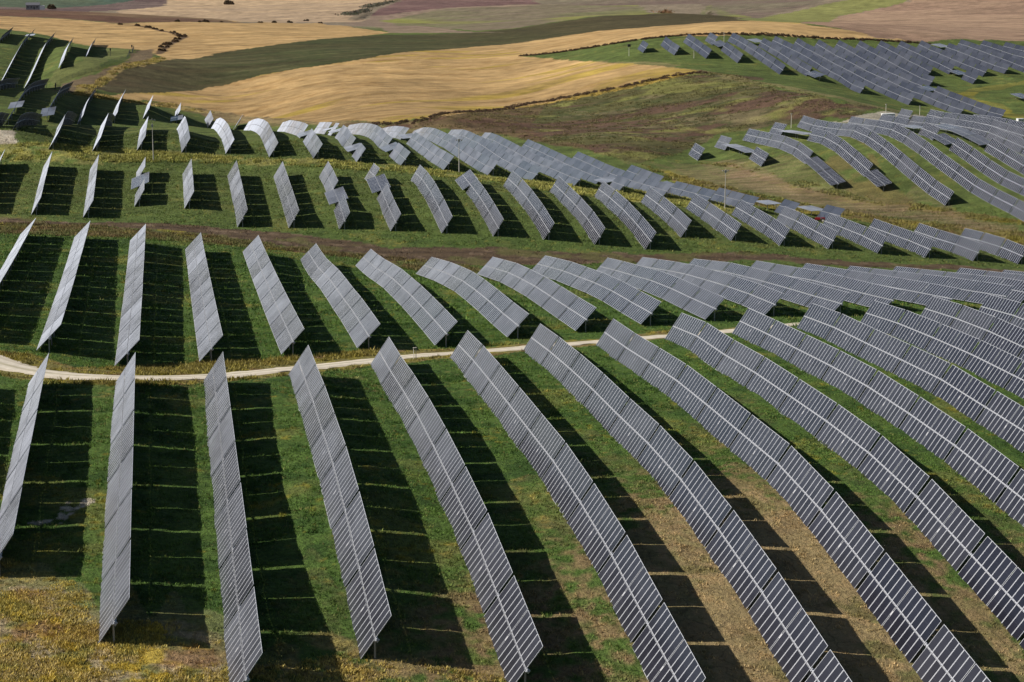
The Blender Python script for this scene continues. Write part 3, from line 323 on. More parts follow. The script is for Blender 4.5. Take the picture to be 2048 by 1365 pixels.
def ground_colour(x, y):
    D = np.hypot(x, y); n1 = fbm(x, y, 9, 1); n2 = fbm(x, y, 2.6, 2, 3); n3 = fbm(x, y, 40, 3); nf = fbm(x, y, 1.1, 4, 2)
    c = np.tile(G_MID, (len(x), 1)); tex = np.full(len(x), 1.)      # tex: strength of the fine grassy break-up
    c = lerp(c, G_DARK, ss(.45, .7, n2)); c = lerp(c, G_LIGHT, ss(.58, .75, n1)*.6)
    c = lerp(c, STRAW, ss(.62, .80, .5*n3+.5*nf)*.35); c = lerp(c, YEL, ss(.64, .78, .35*n1+.65*nf)*.6)
    # beyond the nearest blocks the sward is drier and more olive
    c = lerp(c, np.array((.110,.115,.038)), ss(430, 560, D)*.45)
    z = soft(x, y, 'end_a', 7, 3, 5); c = lerp(c, STRAW*1.1, z*ss(.38, .62, n2*.6+nf*.4)); c = lerp(c, np.array((.33,.26,.05)), z*ss(.57, .68, n2*.5+nf*.5)*.7)
    z = soft(x, y, 'yellow_fg', 7, 4, 4); c = lerp(c, np.array((.33,.26,.155)), z*.9); c = lerp(c, G_LIGHT*.95, z*ss(.47, .60, n2*.6+.4*fbm(x, y, 1.9, 98, 2))*.85); c = lerp(c, np.array((.40,.29,.035)), z*ss(.56, .65, fbm(x, y, 3.4, 97, 2)*.55+nf*.45)*.85); c = lerp(c, np.array((.21,.115,.055)), z*ss(.56, .68, fbm(x, y, 5, 8))*.7)
    z = soft(x, y, 'dry_fg', 9, 5, 6); c = lerp(c, STRAW*.85, z*ss(.40, .60, n2*.4+n1*.25+nf*.35)*.9); c = lerp(c, SOIL*.9, z*ss(.60, .72, nf)*.5)
    z = soft(x, y, 'dry2_fg', 9, 6, 6); c = lerp(c, np.array((.31,.225,.115)), z*ss(.25, .60, z*.45+n2*.3+nf*.25)*.85); c = lerp(c, STRAW*1.25, z*ss(.52, .66, nf*.6+.4*fbm(x, y, .8, 99, 2))*.7); c = lerp(c, G_MID, z*ss(.56, .68, n2*.5+n1*.5)*.6); c = lerp(c, STRAW*.7, z*ss(.5, .7, n2)*.5); tex = tex*(1-.5*z)
    z = soft(x, y, 'white_patch', 2, 7); c = lerp(c, (.45,.40,.31), z*ss(.42, .55, nf))
    z = soft(x, y, 'verge_road', 3, 9); c = lerp(c, np.array((.22,.175,.065)), z*.75); c = lerp(c, YEL, z*ss(.5, .65, nf)*.7); c = lerp(c, np.array((.17,.10,.05)), z*ss(.58, .7, n2)*.6)
    z = soft(x, y, 'weeds_bc', 4, 10); c = lerp(c, np.array((.115,.095,.040)), z*.75); c = lerp(c, YEL*.9, z*ss(.58, .70, fbm(x, y, 6, 12))*.8); c = lerp(c, np.array((.12,.062,.036)), z*ss(.54, .66, n1)*.7); c = lerp(c, G_MID, z*ss(.56, .7, n2)*.6)
    z = soft(x, y, 'track_bc', 5, 11); rut = .5+.5*np.sin((y*.986-x*.05)/.9+3*n3+2*n1)
    c = lerp(c, np.array((.100,.065,.040)), z*.95); c = lerp(c, np.array((.055,.036,.024)), z*ss(.5, .9, rut)*.7); c = lerp(c, (.21,.15,.10), z*ss(.6, .75, n2)*.6); c = lerp(c, G_LIGHT*.8, z*ss(.57, .66, n1)*.5)
    tex = tex*(1-.35*z)
    z = soft(x, y, 'flowers_cd', 5, 13); c = lerp(c, np.array((.21,.20,.065)), z*.85); c = lerp(c, np.array((.29,.26,.06)), z*ss(.52, .66, n2)*.6); c = lerp(c, G_DARK*1.5, z*ss(.56, .7, fbm(x, y, 3.5, 14))*.7)
    z = soft(x, y, 'pad_left', 3, 15); c = lerp(c, (.44,.38,.30), z*.9)
    for key, s in (('weeds_cd', 16), ('verge_g', 17)):
        z = soft(x, y, key, 5, s); c = lerp(c, np.array((.14,.115,.04)), z*.8); c = lerp(c, YEL*.9, z*ss(.5, .66, n1)*.7); c = lerp(c, np.array((.15,.085,.05)), z*ss(.55, .7, n2)*.6)
    z = soft(x, y, 'track_cd', 5, 18, 4); c = lerp(c, np.array((.165,.112,.062)), z*.85); c = lerp(c, np.array((.12,.115,.045)), z*ss(.52, .68, n1)*.6); c = lerp(c, (.25,.18,.115), z*ss(.5, .8, .5+.5*np.sin(x*.35+y*1.3+3*n1))*.6)
    z = soft(x, y, 'g_brown', 6, 19); c = lerp(c, np.array((.15,.11,.045)), z*.6*ss(.35, .55, n1))
    z = soft(x, y, 'h_yellow', 8, 20); c = lerp(c, np.array((.16,.15,.035)), z*.75); c = lerp(c, YEL, z*ss(.5, .65, n1)*.6)
    z = soft(x, y, 'grass_lit_left', 2, 21); c = lerp(c, np.array((.125,.135,.045)), z*.8)
    # scrub hillside: streaks that follow the contour
    st = fbm(x*.33, y, 7, 22, 4); st2 = fbm(x*.3+50, y, 16, 23, 4); z = soft(x, y, 'scrub', 4, 24)
    c = lerp(c, np.array((.090,.084,.032)), z); c = lerp(c, np.array((.095,.058,.038)), z*ss(.44, .55, st2)); c = lerp(c, np.array((.050,.062,.020)), z*ss(.5, .62, st)*.8)
    c = lerp(c, np.array((.20,.20,.055)), z*ss(.585, .69, fbm(x*.5, y, 11, 25, 5))*.6); c = lerp(c, (.21,.16,.09), z*ss(.62, .72, st)*.5)
    z = soft(x, y, 'scrub_brown', 4, 26); c = lerp(c, np.array((.115,.065,.040)), z*.65*ss(.3, .5, st2+.1))
    z = soft(x, y, 'verge_d', 3, 80, 2); c = lerp(c, np.array((.24,.175,.085)), z*.85); c = lerp(c, np.array((.13,.085,.045)), z*ss(.5, .65, n2)*.7)
    z = soft(x, y, 'h_lane', 3, 27); c = lerp(c, np.array((.19,.16,.07)), z*.7)
    z = soft(x, y, 'gravel_g', 2, 28); c = lerp(c, (.36,.32,.26), z*.8)
    # far base tone under the distant fields
    c = lerp(c, np.array((.20,.16,.11)), ss(1380, 1520, D))
    # wheat
    ang = .35; wx = x*math.cos(ang)+y*math.sin(ang); wy = -x*math.sin(ang)+y*math.cos(ang)
    wst = .6*fbm(wx*.25, wy, 5, 30, 4)+.4*fbm(wx*.7, wy, 3, 130, 3); wl = fbm(x, y, 60, 31, 4)
    wc = np.tile(WHEAT, (len(x), 1)); wc = lerp(wc, WHEAT*np.array((.82,.77,.70)), ss(.45, .70, wst)); wc = lerp(wc, WHEAT*np.array((1.12,1.12,1.1)), ss(.5, .68, wl)*.8)
    for key, s in (('wheat_mid', 32), ('wheat_strip', 33), ('wheat_top', 34), ('wheat_bit', 35)):
        z = soft(x, y, key, .8, s); w2 = wc
        if key == 'wheat_mid':
            w2 = lerp(w2, np.array((.36,.26,.045)), ss(.60, .68, fbm(wx*.16, wy, 14, 36, 3))*.8); w2 = lerp(w2, WHEAT*.72, ss(.60, .74, fbm(wx*.2, wy, 9, 37, 3))*.5)
            w2 = w2*(1-.18*ss(1000, 880, D))[:,None]
        if key == 'wheat_top':
            tl = np.abs(((wy*.8+.012*(x-60)**2*.15+6*vnoise(x/60, y/60, 38))/21) % 1-.5); w2 = lerp(w2, WHEAT*.55, ss(.07, .02, tl)*.9)
        c = c*(1-z[:,None])+w2*z[:,None]; tex = tex*(1-.6*z)
    z = soft(x, y, 'dark_strip', .8, 40); ds = fbm(wx*.1, wy, 6, 41, 4)
    dc = lerp(np.tile(np.array((.062,.058,.022)), (len(x), 1)), np.array((.046,.056,.018)), ss(.40, .60, ds)); dc = lerp(dc, np.array((.085,.058,.032)), ss(60, -60, x)*.8); dc = lerp(dc, (.11,.095,.045), ss(.56, .70, ds)*.6)
    dc = lerp(dc, np.array((.070,.052,.026)), ss(80, 330, x)*.7)
    c = c*(1-z[:,None])+dc*z[:,None]
    gd = segdist(x, y, OBJ['gully'])+3*(fbm(x, y, 8, 81, 2)-.5) if len(x) else x
    c = lerp(c, (.10,.065,.038), ss(3.2, 1.0, gd))
    z = soft(x, y, 'track_left', 1.2, 42); c = lerp(c, np.array((.15,.105,.065)), z*.9)
    z = soft(x, y, 'verge_left', 1.2, 43); c = lerp(c, np.array((.30,.22,.085)), z*.85); c = lerp(c, YEL, z*ss(.5, .65, n1)*.6); c = lerp(c, (.10,.075,.035), z*ss(.6, .7, n2)*.6)
    # far fields
    furrow = .5+.5*np.sin((x*.55+y)/13+4*n3)
    for key, col, col2, s in (('ploughed_top', (.115,.062,.040), (.20,.135,.075), 50), ('teal_far', (.055,.085,.062), (.08,.10,.06), 51), ('purple_far', (.115,.075,.070), (.14,.10,.085), 52),
                         ('pale_far', (.42,.30,.18), (.33,.24,.155), 53), ('grey_far', (.17,.145,.095), (.15,.105,.085), 55), ('green_far', (.155,.150,.070), (.17,.135,.09), 54), ('mauve_far', (.20,.145,.105), (.24,.18,.12), 56),
                         ('mauve2_far', (.135,.078,.070), (.17,.105,.09), 57), ('green_bright_far', (.20,.20,.065), (.16,.17,.06), 58), ('brown_right', (.32,.215,.140), (.24,.155,.105), 59)):
        z = soft(x, y, key, 1.6, s); t = np.clip(ss(.4, .62, fbm(x*.5, y*.6, 90, s+20, 4))*.8+.25*ss(.6, .95, furrow), 0, 1)
        cc = lerp(np.tile(np.array(col), (len(x), 1)), col2, t)
        if key == 'green_far': cc = lerp(cc, np.array((.21,.21,.055)), ss(.52, .66, fbm(x*.8, y*.3, 120, 77, 3)))
        c = c*(1-z[:,None])+cc*z[:,None]; tex = tex*(1-.5*z)
    # fine break-up of the far ground, drawn out along the contour
    k_ = D > 420; f_ = np.ones(len(x))
    if k_.any():
        xk, yk = x[k_], y[k_]; f_[k_] = 1+ss(420, 700, D[k_])*(.85*(fbm(xk*.45, yk, 3.2, 95, 3)-.5)+.55*(fbm(xk*.3, yk*.8, 11, 96, 3)-.5))
    c = c*f_[:,None]
    pd = segdist(x, y, OBJ['path'])+1.0*(nf-.5); z = ss(1.1, .5, pd); c = lerp(c, (.34,.27,.15), z*.75)
    return np.clip(c, .004, .8), tex

# ------------------------------------------------------------------ ground mesh
bs = np.concatenate([np.linspace(math.log(62), math.log(130), 60), np.arange(math.log(131), math.log(330), .0026), np.arange(math.log(330.5), math.log(700), .0030), np.arange(math.log(702), math.log(1650), .0020), np.linspace(math.log(1655), math.log(5000), 190)])
as_ = np.concatenate([np.linspace(-.58, -.135, 46)[:-1], np.linspace(-.135, .47, 620), np.linspace(.47, .74, 28)[1:]])
a2, b2 = np.meshgrid(as_, bs); D2 = np.exp(b2).ravel(); gx = D2*np.sin(a2.ravel()); gy = D2*np.cos(a2.ravel())
gz = height(gx, gy)
gc, gt = ground_colour(gx, gy)
road_d = segdist(gx, gy, OBJ['road'])
bump = (fbm(gx, gy, 1.6, 90, 2)-.5)*.22*np.clip(gt, 0, 1)*(road_d > 6)*(D2 < 500)+(fbm(gx, gy, 6, 91, 3)-.5)*.30*(D2 > 60)+(fbm(gx, gy, 460, 92, 3)-.5)*24*ss(1650, 2000, D2)
gz = gz+bump
nb, na = len(bs), len(as_); idx = np.arange(nb*na).reshape(nb, na)
F = np.stack([idx[:-1,:-1], idx[:-1,1:], idx[1:,1:], idx[1:,:-1]], -1).reshape(-1, 4)

def ground_material():
    m = bpy.data.materials.new('field_ground'); m.use_nodes = True; t = m.node_tree; p = t.nodes['Principled BSDF']
    p.inputs['Roughness'].default_value = .95; p.inputs['Specular IOR Level'].default_value = .15
    ca = nd(m, 'ShaderNodeAttribute', attribute_name='Col'); ta = nd(m, 'ShaderNodeAttribute', attribute_name='Tex')
    tc = nd(m, 'ShaderNodeTexCoord')
    n1 = nd(m, 'ShaderNodeTexNoise'); n1.inputs['Scale'].default_value = 1.7; n1.inputs['Detail'].default_value = 5; n1.inputs['Roughness'].default_value = .7
    n2 = nd(m, 'ShaderNodeTexNoise'); n2.inputs['Scale'].default_value = .22; n2.inputs['Detail'].default_value = 6; n2.inputs['Roughness'].default_value = .72
    for n in (n1, n2): t.links.new(tc.outputs['Object'], n.inputs['Vector'])
    r1 = nd(m, 'ShaderNodeMapRange'); r1.inputs['From Min'].default_value = .3; r1.inputs['From Max'].default_value = .7; r1.inputs['To Min'].default_value = .55; r1.inputs['To Max'].default_value = 1.5
    r2 = nd(m, 'ShaderNodeMapRange'); r2.inputs['From Min'].default_value = .3; r2.inputs['From Max'].default_value = .7; r2.inputs['To Min'].default_value = .72; r2.inputs['To Max'].default_value = 1.3
    t.links.new(n1.outputs['Fac'], r1.inputs['Value']); t.links.new(n2.outputs['Fac'], r2.inputs['Value'])
    mu = nd(m, 'ShaderNodeMath', operation='MULTIPLY'); t.links.new(r1.outputs[0], mu.inputs[0]); t.links.new(r2.outputs[0], mu.inputs[1])
    # strength by Tex
    mx = nd(m, 'ShaderNodeMix'); mx.data_type = 'FLOAT'; mx.inputs[2].default_value = 1.0
    t.links.new(ta.outputs['Fac'], mx.inputs[0]); t.links.new(mu.outputs[0], mx.inputs[3])
    vm = nd(m, 'ShaderNodeVectorMath', operation='SCALE'); t.links.new(ca.outputs['Color'], vm.inputs[0]); t.links.new(mx.outputs[0], vm.inputs['Scale'])
    # drying cracks in the bare soil (mask in Tex alpha)
    vo = nd(m, 'ShaderNodeTexVoronoi', feature='DISTANCE_TO_EDGE'); vo.inputs['Scale'].default_value = .28
    n3 = nd(m, 'ShaderNodeTexNoise'); n3.inputs['Scale'].default_value = .5; n3.inputs['Detail'].default_value = 4
    t.links.new(tc.outputs['Object'], n3.inputs['Vector'])
    wv = nd(m, 'ShaderNodeVectorMath', operation='MULTIPLY_ADD'); wv.inputs[1].default_value = (2.5,2.5,2.5)
    t.links.new(n3.outputs['Color'], wv.inputs[0]); t.links.new(tc.outputs['Object'], wv.inputs[2]); t.links.new(wv.outputs[0], vo.inputs['Vector'])
    cr = nd(m, 'ShaderNodeMapRange'); cr.inputs['From Min'].default_value = .012; cr.inputs['From Max'].default_value = .035; cr.inputs['To Min'].default_value = 1; cr.inputs['To Max'].default_value = 0
    t.links.new(vo.outputs['Distance'], cr.inputs['Value'])
    cm = nd(m, 'ShaderNodeMath', operation='MULTIPLY'); t.links.new(cr.outputs[0], cm.inputs[0]); t.links.new(ta.outputs['Alpha'], cm.inputs[1])
    cx = nd(m, 'ShaderNodeMix'); cx.data_type = 'RGBA'; cx.inputs[7].default_value = (.05,.035,.02,1)
    t.links.new(cm.outputs[0], cx.inputs[0]); t.links.new(vm.outputs[0], cx.inputs[6]); t.links.new(cx.outputs[2], p.inputs['Base Color'])
    bp = nd(m, 'ShaderNodeBump'); bp.inputs['Strength'].default_value = .8; bp.inputs['Distance'].default_value = .35
    t.links.new(mu.outputs[0], bp.inputs['Height']); t.links.new(bp.outputs[0], p.inputs['Normal'])
    return m
crack = soft(gx, gy, 'dry2_fg', 9, 6, 4)*.38
M_GROUND = ground_material()
me = mesh_np('ground', np.stack([gx, gy, gz], 1), F, M_GROUND, {'Col': np.c_[gc, np.ones(len(gc))], 'Tex': np.c_[gt, gt, gt, crack]}, smooth=True)
kind(link('ground', me), 'structure')

# white gravel service road: a draped, slightly cambered strip
def strip(name, PL, half, m, lift=.06, step=1.2, nx=9, seed=0):
    P = np.array(PL); s = np.r_[0, np.cumsum(np.linalg.norm(np.diff(P, axis=0), axis=1))]; t = np.arange(0, s[-1], step)
    # smooth the centre line
    x = np.interp(t, s, P[:,0]); y = np.interp(t, s, P[:,1]); k = np.ones(15)/15
    xs = np.convolve(np.pad(x, 7, mode='edge'), k, 'valid'); ys = np.convolve(np.pad(y, 7, mode='edge'), k, 'valid')
    tx = np.gradient(xs); ty = np.gradient(ys); l = np.hypot(tx, ty); nx_ = -ty/l; ny_ = tx/l
    hw = np.interp(t/s[-1], np.linspace(0, 1, len(half)), half)
    V = []
    for i in range(nx):
        u = -1+2*i/(nx-1); w = hw*u*(1+(.55*(vnoise(t/2.6, t*0+i//(nx-1), seed+3*i)-.5)+.3*(vnoise(t/.9, t*0, seed+9+3*i)-.5))*(abs(u) > .9))
        px = xs+nx_*w; py = ys+ny_*w; V.append(np.stack([px, py, height(px, py)+lift*(1-.85*u*u)+.10*(1-u*u)], 1))
    V = np.array(V); n = len(t); id_ = np.arange(nx*n).reshape(nx, n)
    F = np.stack([id_[:-1,:-1], id_[1:,:-1], id_[1:,1:], id_[:-1,1:]], -1).reshape(-1, 4)
    U = np.repeat(np.linspace(-1, 1, nx), n)
    me = mesh_np(name, V.reshape(-1, 3), F, m, {'U': np.c_[U, U, U, np.ones(len(U))]}, smooth=True)
    return link(name, me)
def road_material():
    m = mat('gravel', (.55,.49,.385), .95, 0, .1); t = m.node_tree; p = t.nodes['Principled BSDF']
    tc = nd(m, 'ShaderNodeTexCoord'); n = nd(m, 'ShaderNodeTexNoise'); n.inputs['Scale'].default_value = .8; n.inputs['Detail'].default_value = 7; n.inputs['Roughness'].default_value = .7
    t.links.new(tc.outputs['Object'], n.inputs['Vector']); ua = nd(m, 'ShaderNodeAttribute', attribute_name='U')
    ab = nd(m, 'ShaderNodeMath', operation='ABSOLUTE'); t.links.new(ua.outputs['Fac'], ab.inputs[0])
    rp = nd(m, 'ShaderNodeValToRGB'); e = rp.color_ramp.elements; e[0].position = 0; e[0].color = (.38,.34,.23,1); e[1].position = 1; e[1].color = (.38,.32,.22,1)
    for q, c in ((.22,(.58,.52,.42,1)), (.5,(.62,.56,.45,1)), (.62,(.50,.44,.34,1)), (.85,(.56,.50,.40,1))):
        a = e.new(q); a.color = c
    t.links.new(ab.outputs[0], rp.inputs[0])
    r = nd(m, 'ShaderNodeMapRange'); r.inputs['From Min'].default_value = .3; r.inputs['From Max'].default_value = .7; r.inputs['To Min'].default_value = .78; r.inputs['To Max'].default_value = 1.15
    t.links.new(n.outputs['Fac'], r.inputs['Value']); v = nd(m, 'ShaderNodeVectorMath', operation='SCALE')
    t.links.new(rp.outputs[0], v.inputs[0]); t.links.new(r.outputs[0], v.inputs['Scale']); t.links.new(v.outputs[0], p.inputs['Base Color'])
    return m
kind(strip('gravel_road', OBJ['road'], [4.2,3.9,3.4,2.6,2.2,1.9,1.8,1.7,1.7,1.7], road_material(), seed=5), 'structure')

# ------------------------------------------------------------------ materials for built things
def panel_glass():
    m = mat('solar_cells', (.009,.010,.015), .25, 0, .5); t = m.node_tree; p = t.nodes['Principled BSDF']
    tc = nd(m, 'ShaderNodeTexCoord'); sx = nd(m, 'ShaderNodeSeparateXYZ'); t.links.new(tc.outputs['Object'], sx.inputs[0])
    # the faint line between the two half-cell fields of every module
    ax = nd(m, 'ShaderNodeMath', operation='ABSOLUTE'); t.links.new(sx.outputs[0], ax.inputs[0])
    cq = nd(m, 'ShaderNodeMath', operation='COMPARE'); cq.inputs[1].default_value = 1.382; cq.inputs[2].default_value = .018; t.links.new(ax.outputs[0], cq.inputs[0])
    oi = nd(m, 'ShaderNodeObjectInfo'); ns = nd(m, 'ShaderNodeTexNoise'); ns.inputs['Scale'].default_value = .30; ns.inputs['Detail'].default_value = 4; ns.inputs['Roughness'].default_value = .6
    mp = nd(m, 'ShaderNodeMapping'); mp.inputs['Scale'].default_value = (1, .35, 1)
    ad = nd(m, 'ShaderNodeVectorMath', operation='ADD'); t.links.new(tc.outputs['Object'], ad.inputs[0]); t.links.new(oi.outputs['Location'], ad.inputs[1]); t.links.new(ad.outputs[0], mp.inputs[0]); t.links.new(mp.outputs[0], ns.inputs['Vector'])
    mc = nd(m, 'ShaderNodeMix'); mc.data_type = 'RGBA'; mc.inputs[6].default_value = (.0095,.009,.015,1); mc.inputs[7].default_value = (.020,.020,.027,1); t.links.new(cq.outputs[0], mc.inputs[0]); t.links.new(mc.outputs[2], p.inputs['Base Color'])
    rr = nd(m, 'ShaderNodeMapRange'); rr.inputs['To Min'].default_value = .16; rr.inputs['To Max'].default_value = .34; t.links.new(oi.outputs['Random'], rr.inputs['Value']); t.links.new(rr.outputs[0], p.inputs['Roughness'])
    ge = nd(m, 'ShaderNodeNewGeometry'); im = nd(m, 'ShaderNodeMapRange'); im.inputs['To Min'].default_value = .72; im.inputs['To Max'].default_value = 1.3; t.links.new(ge.outputs['Random Per Island'], im.inputs['Value'])
    bs_ = nd(m, 'ShaderNodeVectorMath', operation='SCALE'); t.links.new(mc.outputs[2], bs_.inputs[0]); t.links.new(im.outputs[0], bs_.inputs['Scale']); t.links.new(bs_.outputs[0], p.inputs['Base Color'])
    # dust film; its rise at grazing angles is steepened to paint in sky sheen
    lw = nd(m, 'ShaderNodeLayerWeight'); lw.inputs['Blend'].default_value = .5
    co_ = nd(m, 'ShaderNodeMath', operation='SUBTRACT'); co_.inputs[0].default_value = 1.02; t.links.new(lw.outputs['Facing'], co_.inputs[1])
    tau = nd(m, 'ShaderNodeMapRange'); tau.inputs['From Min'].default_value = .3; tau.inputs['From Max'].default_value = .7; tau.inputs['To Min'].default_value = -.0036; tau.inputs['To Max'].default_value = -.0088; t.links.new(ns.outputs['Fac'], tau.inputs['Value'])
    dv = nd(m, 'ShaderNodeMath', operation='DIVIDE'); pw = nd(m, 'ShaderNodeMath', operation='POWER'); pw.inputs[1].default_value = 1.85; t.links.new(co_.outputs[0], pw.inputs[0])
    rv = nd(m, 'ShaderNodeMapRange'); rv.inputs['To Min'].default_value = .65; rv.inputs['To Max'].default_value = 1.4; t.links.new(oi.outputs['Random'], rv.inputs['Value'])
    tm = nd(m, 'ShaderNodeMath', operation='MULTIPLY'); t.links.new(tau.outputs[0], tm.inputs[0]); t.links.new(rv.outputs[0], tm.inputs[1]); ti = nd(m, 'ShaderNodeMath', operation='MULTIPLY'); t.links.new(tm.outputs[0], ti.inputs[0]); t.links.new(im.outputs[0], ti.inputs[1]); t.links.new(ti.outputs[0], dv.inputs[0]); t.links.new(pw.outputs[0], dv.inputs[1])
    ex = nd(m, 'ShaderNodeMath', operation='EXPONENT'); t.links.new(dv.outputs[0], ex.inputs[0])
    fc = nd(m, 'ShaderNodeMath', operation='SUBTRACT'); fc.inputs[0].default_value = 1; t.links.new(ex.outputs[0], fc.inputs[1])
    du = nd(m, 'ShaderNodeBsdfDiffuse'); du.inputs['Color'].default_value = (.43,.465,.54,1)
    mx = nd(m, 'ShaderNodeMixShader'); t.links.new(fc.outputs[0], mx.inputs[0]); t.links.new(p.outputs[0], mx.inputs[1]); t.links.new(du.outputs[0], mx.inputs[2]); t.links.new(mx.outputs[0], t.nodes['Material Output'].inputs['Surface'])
    return m
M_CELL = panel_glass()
M_FRAME = mat('aluminium_frame', (.50,.515,.55), .5, .2)
M_BACK = mat('panel_back', (.035,.038,.055), .5)
M_PURL = mat('purlin_steel', (.24,.24,.25), .6, .2)
M_GALV = mat('galvanised_steel', (.36,.375,.41), .5, .3)
M_POST = mat('post_steel', (.36,.36,.36), .55, .4)
M_WHITE = mat('white_enamel', (.72,.72,.70), .5)
M_PALE = mat('pale_enamel', (.42,.42,.43), .6)
M_DARKP = mat('dark_plastic', (.03,.03,.035), .5)

# ------------------------------------------------------------------ solar tables
TL = 15.45; WX0, WX1 = .065, 2.65
def table_mesh():
    b = MB(); gap = .13; mw = (TL-gap)/12; fw = .052
    for side in (-1, 1):
        for i in range(12):
            y0 = -TL/2+i*mw+(gap if i >= 6 else 0); y1 = y0+mw; y0 += .018; y1 -= .018
            xa, xb = (WX0, WX1) if side > 0 else (-WX1, -WX0)
            z0, z1 = -.018, .018; fa, fb = (.018, .04) if side > 0 else (.04, .018)
            b.box(xa, xb, y0, y1, z0, z1, 1, skip=(0, 1))                      # frame sides
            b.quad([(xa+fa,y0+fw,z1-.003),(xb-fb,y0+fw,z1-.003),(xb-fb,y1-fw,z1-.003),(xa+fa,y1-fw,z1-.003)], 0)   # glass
            for q in (((xa,y0),(xb,y0),(xb-fb,y0+fw),(xa+fa,y0+fw)), ((xb,y0),(xb,y1),(xb-fb,y1-fw),(xb-fb,y0+fw)), ((xb,y1),(xa,y1),(xa+fa,y1-fw),(xb-fb,y1-fw)), ((xa,y1),(xa,y0),(xa+fa,y0+fw),(xa+fa,y1-fw))):
                b.quad([(x, y, z1) for x, y in q], 1)                           # frame lip
            b.quad([(xa,y0,z0),(xa,y1,z0),(xb,y1,z0),(xb,y0,z0)], 2)            # back sheet
    # purlins under each module joint
    for i in range(13):
        y = -TL/2+i*mw+(gap if i > 6 else 0)
        if i == 0: y += .07
        if i == 12: y -= .07
        if i == 6: continue
        for s_ in (-1, 1): b.box(min(s_*.14, s_*(WX1-.05)), max(s_*.14, s_*(WX1-.05)), y-.05, y+.05, -.065, -.0215, 3)
    return b.mesh('solar_table', [M_CELL, M_FRAME, M_BACK, M_PURL])
def tube_mesh():
    b = MB(); b.box(-.062, .062, -TL/2-.34, TL/2+.34, -.30, -.07, 0)
    for y in (-TL/2-.12, TL/2+.12): b.box(-.17, .17, y-.09, y+.09, -.36, -.045, 0)
    for i in range(25): 
        y = -TL/2+.02+i*(TL-.04)/24; b.box(-.062, .062, y-.10, y+.06, -.075, -.045, 1)
    return b.mesh('torque_tube', [M_GALV, M_PURL])
def drive_mesh():
    b = MB(); b.box(-1.05, -.55, -.10, .10, -.10, -.004, 0); b.box(-.50, -.20, -.07, .09, -.12, -.008, 1); b.box(-1.95, -1.10, -.04, .05, -.08, -.01, 1)
    return b.mesh('drive_box', [M_PALE, M_DARKP])
def post_mesh():
    b = MB(); b.box(-.08, .08, -.012, .012, -1.6, 0, 0); b.box(-.08, -.055, -.075, .075, -1.6, 0, 0); b.box(.055, .08, -.075, .075, -1.6, 0, 0)
    return b.mesh('post', [M_POST])
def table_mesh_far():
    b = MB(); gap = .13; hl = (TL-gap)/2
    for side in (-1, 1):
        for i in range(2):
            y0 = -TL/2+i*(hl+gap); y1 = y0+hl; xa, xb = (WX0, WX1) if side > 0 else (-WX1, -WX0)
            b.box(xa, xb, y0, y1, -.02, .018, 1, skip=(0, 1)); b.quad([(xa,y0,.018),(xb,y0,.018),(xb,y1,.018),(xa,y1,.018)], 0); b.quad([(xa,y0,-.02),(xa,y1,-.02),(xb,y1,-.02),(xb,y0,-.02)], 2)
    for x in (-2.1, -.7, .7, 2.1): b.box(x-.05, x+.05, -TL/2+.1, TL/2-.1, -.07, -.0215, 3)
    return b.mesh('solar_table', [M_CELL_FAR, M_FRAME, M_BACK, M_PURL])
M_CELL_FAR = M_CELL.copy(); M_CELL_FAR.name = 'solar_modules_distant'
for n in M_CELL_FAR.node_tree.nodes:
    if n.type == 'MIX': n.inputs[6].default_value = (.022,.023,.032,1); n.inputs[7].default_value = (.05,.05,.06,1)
ME_TF = table_mesh_far()
ME_T, ME_TUBE, ME_DRV, ME_POST = table_mesh(), tube_mesh(), drive_mesh(), post_mesh()
from mathutils import Matrix, Vector
BLOCK = {'A': 'nearest block below the white road', 'B': 'block just above the white road', 'C': 'block between brown track and yellow weeds',
         'D': 'humped block beyond the yellow weeds', 'E': 'shaded far-left slope behind the hump', 'F': 'topmost far-left block by the fence',
         'G': 'right hillside block below the scrub', 'H': 'far-right hilltop block under the wheat'}
GROUP = {'A': 'solar rows nearest the camera', 'B': 'solar rows above the white road', 'C': 'solar rows above the brown track', 'D': 'solar rows over the hump', 'E': 'solar rows on the shaded left slope',
         'F': 'solar rows in the far left block', 'G': 'solar rows on the right hillside', 'H': 'solar rows on the far right hilltop'}
ORD = ['', 'first', 'second', 'third', 'fourth', 'fifth', 'sixth', 'seventh', 'eighth', 'ninth', 'tenth', 'eleventh', 'twelfth', 'thirteenth', 'fourteenth', 'fifteenth', 'sixteenth', 'seventeenth', 'eighteenth', 'nineteenth', 'twentieth', 'twenty-first', 'twenty-second']
cnt = {}
order = sorted(range(len(ROWS)), key=lambda i: (ROWS[i][0], ROWS[i][1], ROWS[i][3][0]))
def cam_visible(P): pass
